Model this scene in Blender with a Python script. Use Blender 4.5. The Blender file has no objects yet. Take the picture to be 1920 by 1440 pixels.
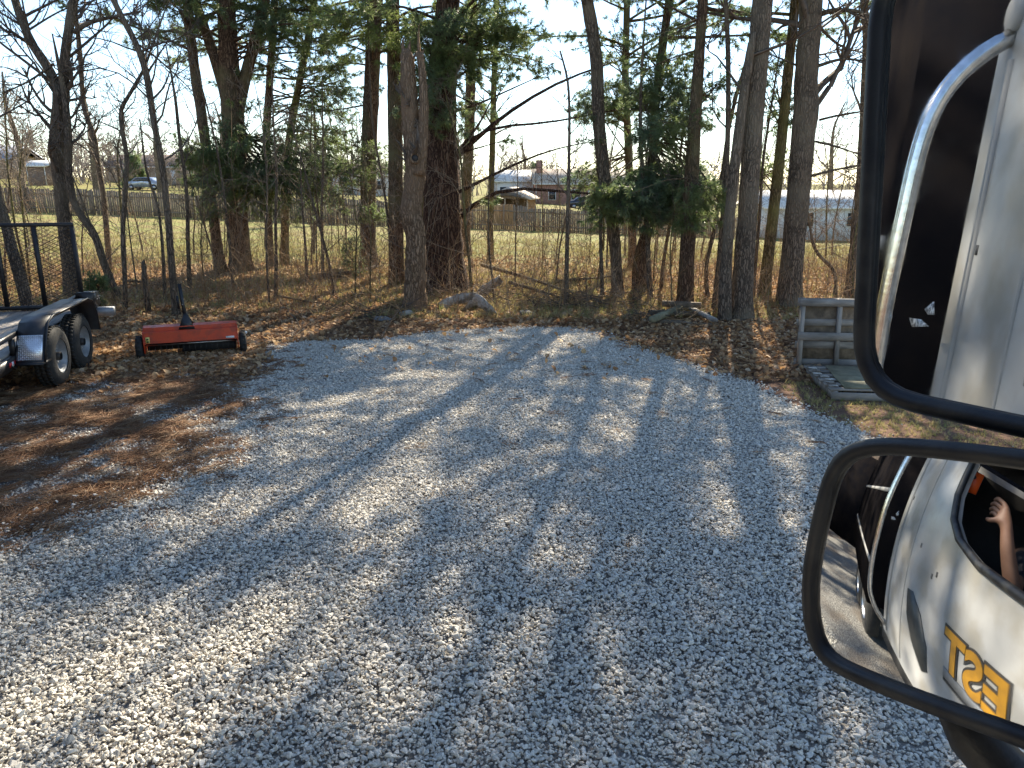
import bpy, bmesh, math, random
import numpy as np
from mathutils import Vector, Matrix

random.seed(7)
RNG = np.random.default_rng(11)
scene = bpy.context.scene
COL = scene.collection
R_ = math.radians

# ------------------------------------------------------------------ camera, sky, sun, exposure
PITCH = R_(15.0)
FPX = 1440.0                      # focal length in pixels of the 1920 px wide photograph
CAM = np.array([0.0, 0.0, 2.4])
cam_data = bpy.data.cameras.new('camera')
cam_data.sensor_width = 36.0
cam_data.lens = 36.0 * FPX / 1920.0
cam_data.clip_start = 0.02
cam_data.clip_end = 2000.0
cam = bpy.data.objects.new('camera', cam_data)
cam.location = CAM
cam.rotation_euler = (math.pi / 2 - PITCH, 0, 0)
COL.objects.link(cam)
scene.camera = cam

SUN_AZ, SUN_EL = R_(15.0), R_(34.0)      # azimuth to the right of +Y
world = bpy.data.worlds.new('World')
scene.world = world
world.use_nodes = True
wn = world.node_tree.nodes
wl = world.node_tree.links
wn.clear()
sky = wn.new('ShaderNodeTexSky')
sky.sky_type = 'NISHITA'
sky.sun_disc = False
sky.sun_elevation = SUN_EL
sky.sun_rotation = SUN_AZ
sky.altitude = 900
sky.air_density = 1.0
sky.dust_density = 0.08
sky.ozone_density = 2.8
bg = wn.new('ShaderNodeBackground')
bg.inputs['Strength'].default_value = 0.104
wo = wn.new('ShaderNodeOutputWorld')
wl.new(sky.outputs[0], bg.inputs[0])
wl.new(bg.outputs[0], wo.inputs[0])

sun_data = bpy.data.lights.new('sun', 'SUN')
sun_data.energy = 5.0
sun_data.angle = R_(0.53)
sun_data.color = (1.0, 0.93, 0.80)
sun = bpy.data.objects.new('sun', sun_data)
S_DIR = np.array([math.sin(SUN_AZ) * math.cos(SUN_EL), math.cos(SUN_AZ) * math.cos(SUN_EL), math.sin(SUN_EL)])
sun.rotation_euler = Vector(-S_DIR).to_track_quat('-Z', 'Y').to_euler()
sun.location = (20, 60, 50)
COL.objects.link(sun)
scene.view_settings.view_transform = 'Standard'
scene.view_settings.look = 'None'
scene.view_settings.exposure = 1.5
scene.view_settings.gamma = 1.0
scene.view_settings.use_white_balance = True          # the phone balanced for the shade
scene.view_settings.white_balance_temperature = 7050
scene.render.engine = 'CYCLES'
scene.cycles.max_bounces = 6
scene.cycles.transparent_max_bounces = 6

# ------------------------------------------------------------------ helpers
def smooth(a, b, x):
    t = np.clip((x - a) / (b - a), 0, 1)
    return t * t * (3 - 2 * t)

def terrain(x, y):
    x = np.asarray(x, float); y = np.asarray(y, float)
    xc = np.clip(x, -75, 75)
    z60 = -1.45 - 0.037 * xc
    z90 = -0.85 - 0.045 * xc
    a = smooth(17, 62, y); b = smooth(62, 92, y)
    z = a * z60 * (1 - b) + b * z90
    bump = 0.05 * np.sin(x * 1.3 + 0.7 * y) * np.sin(y * 0.9 - 0.4 * x) + 0.03 * np.sin(2.7 * x + 1.1) * np.sin(2.3 * y)
    return z + bump * smooth(13.0, 15.5, y)

def ray(px, py):
    u = (px - 960) / FPX; v = (py - 720) / FPX
    return np.array([u, math.cos(PITCH) - v * math.sin(PITCH), -(math.sin(PITCH) + v * math.cos(PITCH))])

def gpt(px, py):
    """ground point seen at a photograph pixel"""
    d = ray(px, py)
    t = 0.5
    for i in range(4000):
        p = CAM + d * t
        if p[2] <= float(terrain(p[0], p[1])):
            break
        t += 0.05
    p = CAM + d * t
    return np.array([p[0], p[1], float(terrain(p[0], p[1]))])

def at(px, py, Y):
    d = ray(px, py)
    return CAM + d * (Y / d[1])

def px_m(Y):                      # metres per photograph pixel, roughly, at distance Y
    return Y / math.cos(PITCH) / FPX * 0.985

def nrm(v):
    v = np.asarray(v, float)
    return v / (np.linalg.norm(v, axis=-1, keepdims=True) + 1e-12)

class MB:
    def __init__(s):
        s.v = []; s.q = []; s.t = []; s.n = 0
        s.qm = []; s.tm = []
    def add(s, V, Q=None, T=None, mi=0):
        V = np.asarray(V, float).reshape(-1, 3)
        s.v.append(V)
        if Q is not None and len(Q):
            Q = np.asarray(Q, int).reshape(-1, 4); s.q.append(Q + s.n); s.qm.append(np.full(len(Q), mi))
        if T is not None and len(T):
            T = np.asarray(T, int).reshape(-1, 3); s.t.append(T + s.n); s.tm.append(np.full(len(T), mi))
        s.n += len(V)
        return s
    def tube(s, P, rad, sides=8, cap=True, ell=None, noise=0.0, rng=None, closed=False, mi=0):
        P = np.asarray(P, float); n = len(P)
        rad = np.broadcast_to(np.asarray(rad, float), (n,))
        if closed:
            T = nrm(np.roll(P, -1, 0) - np.roll(P, 1, 0))
        else:
            T = np.gradient(P, axis=0); T = nrm(T)
        up = np.array([0.0, 0, 1]) if abs(T[0][2]) < 0.9 else np.array([1.0, 0, 0])
        A = np.zeros((n, 3)); a = nrm(np.cross(T[0], up))
        for i in range(n):
            a = a - (a @ T[i]) * T[i]; a = nrm(a); A[i] = a
        B = np.cross(T, A)
        th = np.arange(sides) * 2 * math.pi / sides
        rr = np.ones((n, sides))
        if noise and rng is not None:
            rr = 1 + noise * rng.normal(size=(n, sides))
        ca, sa = np.cos(th), np.sin(th)
        V = P[:, None, :] + (rad[:, None] * rr)[:, :, None] * (ca[None, :, None] * A[:, None, :] + sa[None, :, None] * B[:, None, :])
        V = V.reshape(-1, 3)
        i = np.arange(n if closed else n - 1)[:, None] * sides; j = np.arange(sides)[None, :]; j2 = (j + 1) % sides
        i2 = ((i + sides) % (n * sides)) if closed else i + sides
        Q = np.stack([i + j, i + j2, i2 + j2, i2 + j], -1).reshape(-1, 4)
        if cap and not closed:
            V = np.vstack([V, P[0], P[-1]])
            c0 = n * sides; c1 = c0 + 1
            jj = np.arange(sides); k = (jj + 1) % sides
            Tt = np.vstack([np.stack([np.full(sides, c0), k, jj], -1), np.stack([np.full(sides, c1), (n - 1) * sides + jj, (n - 1) * sides + k], -1)])
            s.add(V, Q, Tt, mi)
        else:
            s.add(V, Q, None, mi)
        return s
    def prisms(s, P0, P1, r0, r1, mi=0):
        """many 3-sided twigs at once"""
        P0 = np.asarray(P0, float).reshape(-1, 3); P1 = np.asarray(P1, float).reshape(-1, 3); n = len(P0)
        if n == 0: return s
        r0 = np.broadcast_to(np.asarray(r0, float), (n,)); r1 = np.broadcast_to(np.asarray(r1, float), (n,))
        T = nrm(P1 - P0)
        up = np.where(np.abs(T[:, 2:3]) < 0.9, np.array([[0.0, 0, 1]]), np.array([[1.0, 0, 0]]))
        A = nrm(np.cross(T, up)); B = np.cross(T, A)
        V = np.zeros((n, 6, 3))
        for k in range(3):
            c, d = math.cos(k * 2.0944), math.sin(k * 2.0944)
            D = c * A + d * B
            V[:, k] = P0 + D * r0[:, None]; V[:, 3 + k] = P1 + D * r1[:, None]
        b = np.arange(n)[:, None] * 6
        Q = np.concatenate([b + np.array([[0, 1, 4, 3]]), b + np.array([[1, 2, 5, 4]]), b + np.array([[2, 0, 3, 5]])], 0)
        s.add(V.reshape(-1, 3), Q, None, mi)
        return s
    def box(s, c, d, rot=None, mi=0):
        c = np.asarray(c, float); h = np.asarray(d, float) / 2
        V = np.array([[x, y, z] for x in (-1, 1) for y in (-1, 1) for z in (-1, 1)], float) * h
        if rot is not None: V = V @ np.asarray(rot).T
        Q = [[0, 1, 3, 2], [4, 6, 7, 5], [0, 4, 5, 1], [2, 3, 7, 6], [0, 2, 6, 4], [1, 5, 7, 3]]
        return s.add(V + c, Q, None, mi)
    def bar(s, a, b, w, h, up=(0, 0, 1), mi=0):
        """a box of cross-section w x h running from a to b"""
        a = np.asarray(a, float); b = np.asarray(b, float)
        T = nrm(b - a); up = np.asarray(up, float)
        if abs(T @ up) > 0.95: up = np.array([1.0, 0, 0])
        X = nrm(np.cross(T, up)); Z = np.cross(X, T)
        return s.box((a + b) / 2, (np.linalg.norm(b - a), w, h), np.stack([T, X, Z], 1), mi)
    def prism(s, poly, vec, mi=0):
        """extrude a planar polygon (n,3) along vec"""
        P = np.asarray(poly, float); n = len(P); v = np.asarray(vec, float)
        V = np.vstack([P, P + v, P.mean(0), P.mean(0) + v])
        j = np.arange(n); k = (j + 1) % n
        Q = np.stack([j, k, k + n, j + n], -1)
        T = np.vstack([np.stack([k, j, np.full(n, 2 * n)], -1), np.stack([j + n, k + n, np.full(n, 2 * n + 1)], -1)])
        return s.add(V, Q, T, mi)
    def cyl(s, a, b, r, sides=20, mi=0):
        return s.tube([a, b], [r, r], sides, True, mi=mi)
    def lathe(s, prof, axis_o, axis, sides=28, mi=0):
        """prof: list of (distance along axis, radius)"""
        o = np.asarray(axis_o, float); T = nrm(np.asarray(axis, float))
        up = np.array([0, 0, 1.0]) if abs(T[2]) < .9 else np.array([1.0, 0, 0])
        A = nrm(np.cross(T, up)); B = np.cross(T, A)
        th = np.arange(sides) * 2 * math.pi / sides
        V = []
        for (d, r) in prof:
            V.append(o + T * d + r * (np.cos(th)[:, None] * A + np.sin(th)[:, None] * B))
        n = len(prof)
        i = np.arange(n - 1)[:, None] * sides; j = np.arange(sides)[None, :]; k = (j + 1) % sides
        Q = np.stack([i + j, i + k, i + sides + k, i + sides + j], -1).reshape(-1, 4)
        return s.add(np.vstack(V), Q, None, mi)
    def mesh(s, name, smooth_=False, origin=None):
        me = bpy.data.meshes.new(name)
        V = np.vstack(s.v) if s.v else np.zeros((0, 3))
        if origin is not None: V = V - np.asarray(origin, float)
        Q = np.vstack(s.q) if s.q else np.zeros((0, 4), int)
        T = np.vstack(s.t) if s.t else np.zeros((0, 3), int)
        me.vertices.add(len(V)); me.vertices.foreach_set('co', V.astype(np.float32).ravel())
        loops = np.concatenate([Q.ravel(), T.ravel()]).astype(np.int32)
        me.loops.add(len(loops)); me.loops.foreach_set('vertex_index', loops)
        nq, nt = len(Q), len(T)
        me.polygons.add(nq + nt)
        st = np.concatenate([np.arange(nq) * 4, nq * 4 + np.arange(nt) * 3]).astype(np.int32)
        me.polygons.foreach_set('loop_start', st)
        mi = np.concatenate((s.qm if s.qm else [np.zeros(0)]) + (s.tm if s.tm else [np.zeros(0)])).astype(np.int32)
        me.polygons.foreach_set('material_index', mi)
        if smooth_:
            me.polygons.foreach_set('use_smooth', np.ones(nq + nt, bool))
        me.update(calc_edges=True)
        me.validate()
        return me
    def build(s, name, mat, parent=None, smooth=False, origin=None, kind=None):
        me = s.mesh(name, smooth, origin)
        for m in (mat if isinstance(mat, (list, tuple)) else [mat]): me.materials.append(m)
        o = bpy.data.objects.new(name, me)
        COL.objects.link(o)
        if parent is not None: o.parent = parent
        if kind: o['kind'] = kind
        return o

def thing(name, label, cat, loc=(0, 0, 0), rz=0.0, group=None):
    o = bpy.data.objects.new(name, None)
    o.empty_display_size = 0.2
    o.location = loc; o.rotation_euler = (0, 0, rz)
    o['label'] = label; o['category'] = cat
    if group: o['group'] = group
    COL.objects.link(o)
    return o

def tag(o, label, cat, group=None):
    o['label'] = label; o['category'] = cat
    if group: o['group'] = group
    return o

def data_obj(name, me, mat, parent=None):
    if not me.materials: me.materials.append(mat)
    o = bpy.data.objects.new(name, me); COL.objects.link(o)
    if parent is not None: o.parent = parent
    return o

# ------------------------------------------------------------------ materials
MATS = {}
def mat(name, c1, c2=None, scale=6.0, rough=0.8, bump=0.0, bscale=None, metal=0.0, stretch=(1, 1, 1), detail=5.0,
        trans=0.0, c3=None, s3=1.0, spec=0.5, contrast=(0.35, 0.65), coat=0.0, rvar=0.0):
    m = bpy.data.materials.new(name); m.use_nodes = True
    n = m.node_tree.nodes; l = m.node_tree.links
    b = n['Principled BSDF']; out = n['Material Output']
    b.inputs['Roughness'].default_value = rough
    b.inputs['Metallic'].default_value = metal
    b.inputs['Specular IOR Level'].default_value = spec
    b.inputs['Coat Weight'].default_value = coat
    c1 = (*c1, 1); b.inputs['Base Color'].default_value = c1
    if c2 is not None or bump or rvar:
        tc = n.new('ShaderNodeTexCoord'); mp = n.new('ShaderNodeMapping')
        mp.inputs['Scale'].default_value = stretch
        l.new(tc.outputs['Object'], mp.inputs[0])
    colsock = None
    if c2 is not None:
        nt = n.new('ShaderNodeTexNoise'); nt.inputs['Scale'].default_value = scale; nt.inputs['Detail'].default_value = detail
        nt.inputs['Roughness'].default_value = 0.62
        l.new(mp.outputs[0], nt.inputs['Vector'])
        cr = n.new('ShaderNodeValToRGB')
        cr.color_ramp.elements[0].position = contrast[0]; cr.color_ramp.elements[0].color = c1
        cr.color_ramp.elements[1].position = contrast[1]; cr.color_ramp.elements[1].color = (*c2, 1)
        l.new(nt.outputs['Fac'], cr.inputs[0]); colsock = cr.outputs[0]
        if c3 is not None:
            n3 = n.new('ShaderNodeTexNoise'); n3.inputs['Scale'].default_value = s3; n3.inputs['Detail'].default_value = 4
            l.new(tc.outputs['Object'], n3.inputs['Vector'])
            r3 = n.new('ShaderNodeValToRGB'); r3.color_ramp.elements[0].position = 0.48; r3.color_ramp.elements[1].position = 0.62
            l.new(n3.outputs['Fac'], r3.inputs[0])
            mx = n.new('ShaderNodeMix'); mx.data_type = 'RGBA'
            l.new(r3.outputs[0], mx.inputs[0]); l.new(colsock, mx.inputs[6]); mx.inputs[7].default_value = (*c3, 1)
            colsock = mx.outputs[2]
        l.new(colsock, b.inputs['Base Color'])
    if bump:
        nb = n.new('ShaderNodeTexNoise'); nb.inputs['Scale'].default_value = bscale or scale * 2; nb.inputs['Detail'].default_value = 6
        l.new(mp.outputs[0], nb.inputs['Vector'])
        bp = n.new('ShaderNodeBump'); bp.inputs['Strength'].default_value = min(1.0, bump); bp.inputs['Distance'].default_value = 0.03
        l.new(nb.outputs['Fac'], bp.inputs['Height']); l.new(bp.outputs[0], b.inputs['Normal'])
    if rvar:
        nr = n.new('ShaderNodeTexNoise'); nr.inputs['Scale'].default_value = scale * 1.7; nr.inputs['Detail'].default_value = 6
        l.new(mp.outputs[0], nr.inputs['Vector'])
        mr = n.new('ShaderNodeMapRange'); mr.inputs['To Min'].default_value = max(0, rough - rvar); mr.inputs['To Max'].default_value = rough + rvar
        l.new(nr.outputs['Fac'], mr.inputs['Value']); l.new(mr.outputs[0], b.inputs['Roughness'])
    if trans:
        tr = n.new('ShaderNodeBsdfTranslucent'); ms = n.new('ShaderNodeMixShader'); ms.inputs[0].default_value = trans
        if colsock is not None: l.new(colsock, tr.inputs[0])
        else: tr.inputs[0].default_value = c1
        l.new(b.outputs[0], ms.inputs[1]); l.new(tr.outputs[0], ms.inputs[2]); l.new(ms.outputs[0], out.inputs[0])
    MATS[name] = m
    return m

def rnd_mat(name, cols, rough=0.85, trans=0.0, noise=0.0, nscale=40):
    """colour picked per instance (attribute 'rnd' carried by the points)"""
    m = bpy.data.materials.new(name); m.use_nodes = True
    n = m.node_tree.nodes; l = m.node_tree.links
    b = n['Principled BSDF']; out = n['Material Output']; b.inputs['Roughness'].default_value = rough
    b.inputs['Specular IOR Level'].default_value = 0.3
    a = n.new('ShaderNodeAttribute'); a.attribute_type = 'INSTANCER'; a.attribute_name = 'rnd'
    cr = n.new('ShaderNodeValToRGB'); e = cr.color_ramp.elements
    while len(e) < len(cols): e.new(0.5)
    for i, c in enumerate(cols):
        e[i].position = i / (len(cols) - 1); e[i].color = (*c, 1)
    l.new(a.outputs['Fac'], cr.inputs[0]); s = cr.outputs[0]
    if noise:
        tc = n.new('ShaderNodeTexCoord'); nt = n.new('ShaderNodeTexNoise'); nt.inputs['Scale'].default_value = nscale
        nt.inputs['Detail'].default_value = 4
        l.new(tc.outputs['Object'], nt.inputs['Vector'])
        mr = n.new('ShaderNodeMapRange'); mr.inputs['From Min'].default_value = .3; mr.inputs['From Max'].default_value = .7
        mr.inputs['To Min'].default_value = 1 - noise; mr.inputs['To Max'].default_value = 1 + noise * .6
        l.new(nt.outputs['Fac'], mr.inputs['Value'])
        mx = n.new('ShaderNodeVectorMath'); mx.operation = 'SCALE'
        l.new(s, mx.inputs[0]); l.new(mr.outputs[0], mx.inputs['Scale']); s = mx.outputs[0]
    l.new(s, b.inputs['Base Color'])
    if trans:
        tr = n.new('ShaderNodeBsdfTranslucent'); ms = n.new('ShaderNodeMixShader'); ms.inputs[0].default_value = trans
        l.new(s, tr.inputs[0]); l.new(b.outputs[0], ms.inputs[1]); l.new(tr.outputs[0], ms.inputs[2]); l.new(ms.outputs[0], out.inputs[0])
    MATS[name] = m
    return m

def bark(name, c1, c2, c3=None, s3=1.5, vscale=34, depth=0.03):
    """vertical furrowed bark"""
    m = bpy.data.materials.new(name); m.use_nodes = True
    n = m.node_tree.nodes; l = m.node_tree.links; b = n['Principled BSDF']
    b.inputs['Roughness'].default_value = 0.95; b.inputs['Specular IOR Level'].default_value = 0.15
    tc = n.new('ShaderNodeTexCoord'); mp = n.new('ShaderNodeMapping'); mp.inputs['Scale'].default_value = (1, 1, 0.16)
    dn = n.new('ShaderNodeTexNoise'); dn.inputs['Scale'].default_value = 7; dn.inputs['Detail'].default_value = 3
    l.new(tc.outputs['Object'], dn.inputs['Vector'])
    dv = n.new('ShaderNodeVectorMath'); dv.operation = 'MULTIPLY_ADD'; dv.inputs[1].default_value = (.09, .09, .5)
    l.new(dn.outputs['Color'], dv.inputs[0]); l.new(tc.outputs['Object'], dv.inputs[2])
    l.new(dv.outputs[0], mp.inputs[0])
    nt = n.new('ShaderNodeTexNoise'); nt.inputs['Scale'].default_value = vscale; nt.inputs['Detail'].default_value = 6; nt.inputs['Roughness'].default_value = .7
    l.new(mp.outputs[0], nt.inputs['Vector'])
    vo = n.new('ShaderNodeTexVoronoi'); vo.inputs['Scale'].default_value = vscale * .8; vo.feature = 'DISTANCE_TO_EDGE'
    l.new(mp.outputs[0], vo.inputs['Vector'])
    vm = n.new('ShaderNodeMapRange'); vm.inputs['From Max'].default_value = .28
    l.new(vo.outputs['Distance'], vm.inputs['Value'])
    ad = n.new('ShaderNodeMath'); ad.operation = 'MULTIPLY'
    l.new(nt.outputs['Fac'], ad.inputs[0]); l.new(vm.outputs[0], ad.inputs[1])
    cr = n.new('ShaderNodeValToRGB'); cr.color_ramp.elements[0].position = .08; cr.color_ramp.elements[0].color = (*c1, 1)
    cr.color_ramp.elements[1].position = .52; cr.color_ramp.elements[1].color = (*c2, 1)
    l.new(ad.outputs[0], cr.inputs[0]); s = cr.outputs[0]
    if c3 is not None:
        n3 = n.new('ShaderNodeTexNoise'); n3.inputs['Scale'].default_value = s3; n3.inputs['Detail'].default_value = 6
        l.new(tc.outputs['Object'], n3.inputs['Vector'])
        r3 = n.new('ShaderNodeValToRGB'); r3.color_ramp.elements[0].position = 0.46; r3.color_ramp.elements[1].position = 0.64
        l.new(n3.outputs['Fac'], r3.inputs[0])
        mx = n.new('ShaderNodeMix'); mx.data_type = 'RGBA'
        l.new(r3.outputs[0], mx.inputs[0]); l.new(s, mx.inputs[6]); mx.inputs[7].default_value = (*c3, 1); s = mx.outputs[2]
    l.new(s, b.inputs['Base Color'])
    bp = n.new('ShaderNodeBump'); bp.inputs['Strength'].default_value = 1.0; bp.inputs['Distance'].default_value = depth
    l.new(ad.outputs[0], bp.inputs['Height']); l.new(bp.outputs[0], b.inputs['Normal'])
    MATS[name] = m
    return m

bark('bark_pine', (.060, .038, .026), (.23, .15, .10), (.17, .15, .08), 1.2)
bark('bark_big_pine', (.045, .025, .018), (.20, .12, .08), None, 1, 26, .05)
bark('bark_grey', (.11, .072, .045), (.36, .25, .165), (.25, .165, .105), 1.0, 30)
bark('bark_oak', (.07, .055, .042), (.27, .205, .15), (.21, .17, .12), 1.1, 34)
bark('bark_moss', (.075, .06, .035), (.26, .20, .11), (.22, .21, .08), 1.3, 30)
mat('twig', (.075, .055, .042), (.15, .115, .085), scale=5, rough=.9)
mat('twig_pale', (.17, .13, .09), (.30, .23, .16), scale=4, rough=.9)
mat('twig_dry', (.28, .17, .085), (.46, .30, .15), scale=4, rough=.9)
mat('twig_rust', (.20, .11, .06), (.32, .19, .10), scale=4, rough=.9)
mat('far_twig_hazed', (.22, .175, .15), (.32, .26, .22), scale=1, rough=.95)  # lifted well above the near twigs to stand in for distance haze
mat('needle', (.11, .165, .07), (.25, .30, .11), scale=1.6, rough=.45, trans=.55, c3=(.14, .20, .12), s3=.9)
mat('needle_fresh', (.14, .20, .06), (.27, .32, .10), scale=1.8, rough=.5, trans=.45)
mat('wood_grey', (.17, .155, .135), (.36, .33, .29), scale=9, stretch=(.25, 1, 1), rough=.85, bump=.35, bscale=30)
mat('wood_grey_v', (.17, .155, .135), (.36, .33, .29), scale=9, stretch=(1, 1, .2), rough=.85, bump=.35, bscale=30)
mat('wood_old', (.10, .075, .05), (.24, .18, .12), scale=10, rough=.9, bump=.4)
mat('wood_moss', (.15, .14, .085), (.27, .25, .16), scale=7, rough=.9, bump=.3)
mat('fence_wood', (.17, .125, .09), (.27, .205, .15), scale=3, stretch=(6, 6, .5), rough=.9)
mat('fence_new', (.30, .16, .07), (.42, .25, .12), scale=3, stretch=(6, 6, .5), rough=.9)
mat('black_paint', (.012, .012, .014), (.03, .028, .027), scale=9, rough=.38, rvar=.12)
mat('black_metal', (.015, .015, .016), (.035, .03, .028), scale=14, rough=.5, bump=.1)
mat('black_plastic', (.009, .010, .013), (.020, .020, .022), scale=14, rough=.45, rvar=.16, bump=.06, bscale=400, c3=(.040, .038, .035), s3=22)
mat('rubber', (.018, .018, .018), (.035, .033, .030), scale=15, rough=.85, bump=.2)
mat('steel', (.55, .55, .56), (.40, .39, .38), scale=8, rough=.32, metal=1.0, rvar=.1)
mat('grey_steel', (.20, .21, .22), (.30, .31, .32), scale=10, rough=.5, metal=.4)
mat('chrome', (.82, .80, .77), (.62, .60, .57), scale=30, rough=.16, metal=1.0, rvar=.08, bump=.02, bscale=60)
mat('diamond_plate', (.85, .87, .90), (.72, .74, .76), scale=12, rough=.34, metal=1.0, rvar=.08)
mat('red_paint', (.66, .07, .02), (.54, .055, .02), scale=5, rough=.42, rvar=.12, c3=(.42, .055, .025), s3=9)
mat('yellow_label', (.72, .62, .18), rough=.5)
mat('white_label', (.75, .75, .74), rough=.5)
mat('dark_print', (.03, .03, .03), rough=.6)
mat('tape_red', (.60, .02, .02), rough=.3)
mat('tape_white', (.8, .8, .8), rough=.3)
mat('cab_white', (.38, .38, .375), (.33, .325, .315), scale=3, rough=.35, rvar=.1, c3=(.29, .275, .245), s3=4, coat=.1)  # white greyed to carry the shade on the cab; smudges are grime
mat('sticker', (.75, .75, .74), (.10, .10, .10), scale=60, rough=.5, contrast=(.45, .55))
mat('cab_seam', (.30, .29, .27), rough=.7)
mat('cab_seam_dark', (.05, .055, .055), (.03, .033, .033), scale=20, rough=.5)
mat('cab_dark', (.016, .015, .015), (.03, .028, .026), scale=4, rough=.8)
mat('body_dark', (.007, .007, .009), (.013, .011, .011), scale=3, rough=1.0, spec=.0)
mat('gold_paint', (.42, .21, .02), (.30, .15, .02), scale=14, rough=.45)
mat('orange_plastic', (.75, .10, .015), rough=.4)
mat('phone_case', (.02, .02, .022), rough=.4)
mat('skin', (.30, .165, .11), (.25, .13, .085), scale=12, rough=.55)  # darkened to carry the shade inside the cab
mat('shirt', (.02, .022, .03), (.035, .035, .045), scale=20, rough=.9)
mat('trouser', (.03, .035, .05), rough=.9)
mat('hair', (.03, .02, .014), (.05, .03, .02), scale=40, rough=.7)
mat('stone_pale', (.50, .47, .42), (.30, .27, .23), scale=6, rough=.9, bump=.4)
mat('stone_grey', (.26, .25, .23), (.15, .14, .13), scale=6, rough=.9, bump=.4)
mat('bleached', (.26, .23, .19), (.56, .53, .47), scale=9, rough=.9, bump=.8, bscale=26, c3=(.15, .12, .09), s3=6)
mat('brick_wall', (.30, .15, .115), (.38, .20, .15), scale=9, rough=.9)  # brick lightened so the haze over the far house sits in its colour
mat('white_wall', (.72, .71, .70), (.62, .61, .60), scale=1.5, rough=.8)
mat('barn_brown', (.045, .032, .026), (.085, .06, .045), scale=4, stretch=(1, 6, .4), rough=.9)
mat('tan_wall', (.46, .36, .26), (.38, .29, .20), scale=2, rough=.85)
mat('roof_tan', (.42, .35, .28), (.50, .43, .35), scale=5, rough=.9)
mat('roof_white', (.72, .70, .66), (.62, .60, .56), scale=3, rough=.7)
mat('roof_brown', (.16, .11, .09), (.22, .16, .13), scale=4, rough=.9)
mat('roof_blue', (.34, .38, .45), rough=.6)
mat('glass_dark', (.03, .035, .04), rough=.08)
mat('trim_white', (.75, .75, .74), rough=.6)
mat('car_dark', (.02, .025, .04), rough=.2, coat=.6)
mat('car_silver', (.42, .46, .52), rough=.25, metal=.4, coat=.5)
mat('deck_wood', (.36, .33, .30), (.22, .20, .18), scale=6, stretch=(.2, 2, 1), rough=.75, bump=.3, bscale=20)
rnd_mat('gravel_stone', [(.32, .30, .26), (.48, .45, .39), (.57, .535, .465), (.64, .60, .52), (.71, .67, .585), (.56, .475, .37), (.79, .75, .67)], rough=.85, noise=.18, nscale=1.6)
rnd_mat('dead_leaf', [(.24, .12, .055), (.44, .27, .14), (.58, .40, .22), (.34, .17, .07), (.66, .50, .33)], rough=.8, trans=.3)
rnd_mat('dead_needle', [(.17, .085, .045), (.27, .145, .075), (.36, .24, .14)], rough=.8)
rnd_mat('dry_grass', [(.44, .34, .16), (.34, .31, .11), (.56, .44, .23), (.20, .25, .07)], rough=.8, trans=.35)

# mirror glass with faint dust
def mirror_mat():
    m = bpy.data.materials.new('mirror_glass'); m.use_nodes = True
    n = m.node_tree.nodes; l = m.node_tree.links; b = n['Principled BSDF']
    b.inputs['Metallic'].default_value = 1.0; b.inputs['Base Color'].default_value = (.80, .82, .84, 1)
    tc = n.new('ShaderNodeTexCoord'); nt = n.new('ShaderNodeTexNoise'); nt.inputs['Scale'].default_value = 30; nt.inputs['Detail'].default_value = 6
    l.new(tc.outputs['Object'], nt.inputs['Vector'])
    mr = n.new('ShaderNodeMapRange'); mr.inputs['From Min'].default_value = .45; mr.inputs['From Max'].default_value = .8
    mr.inputs['To Min'].default_value = .008; mr.inputs['To Max'].default_value = .05
    l.new(nt.outputs['Fac'], mr.inputs['Value']); l.new(mr.outputs[0], b.inputs['Roughness'])
    MATS['mirror_glass'] = m
mirror_mat()
M = MATS

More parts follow.
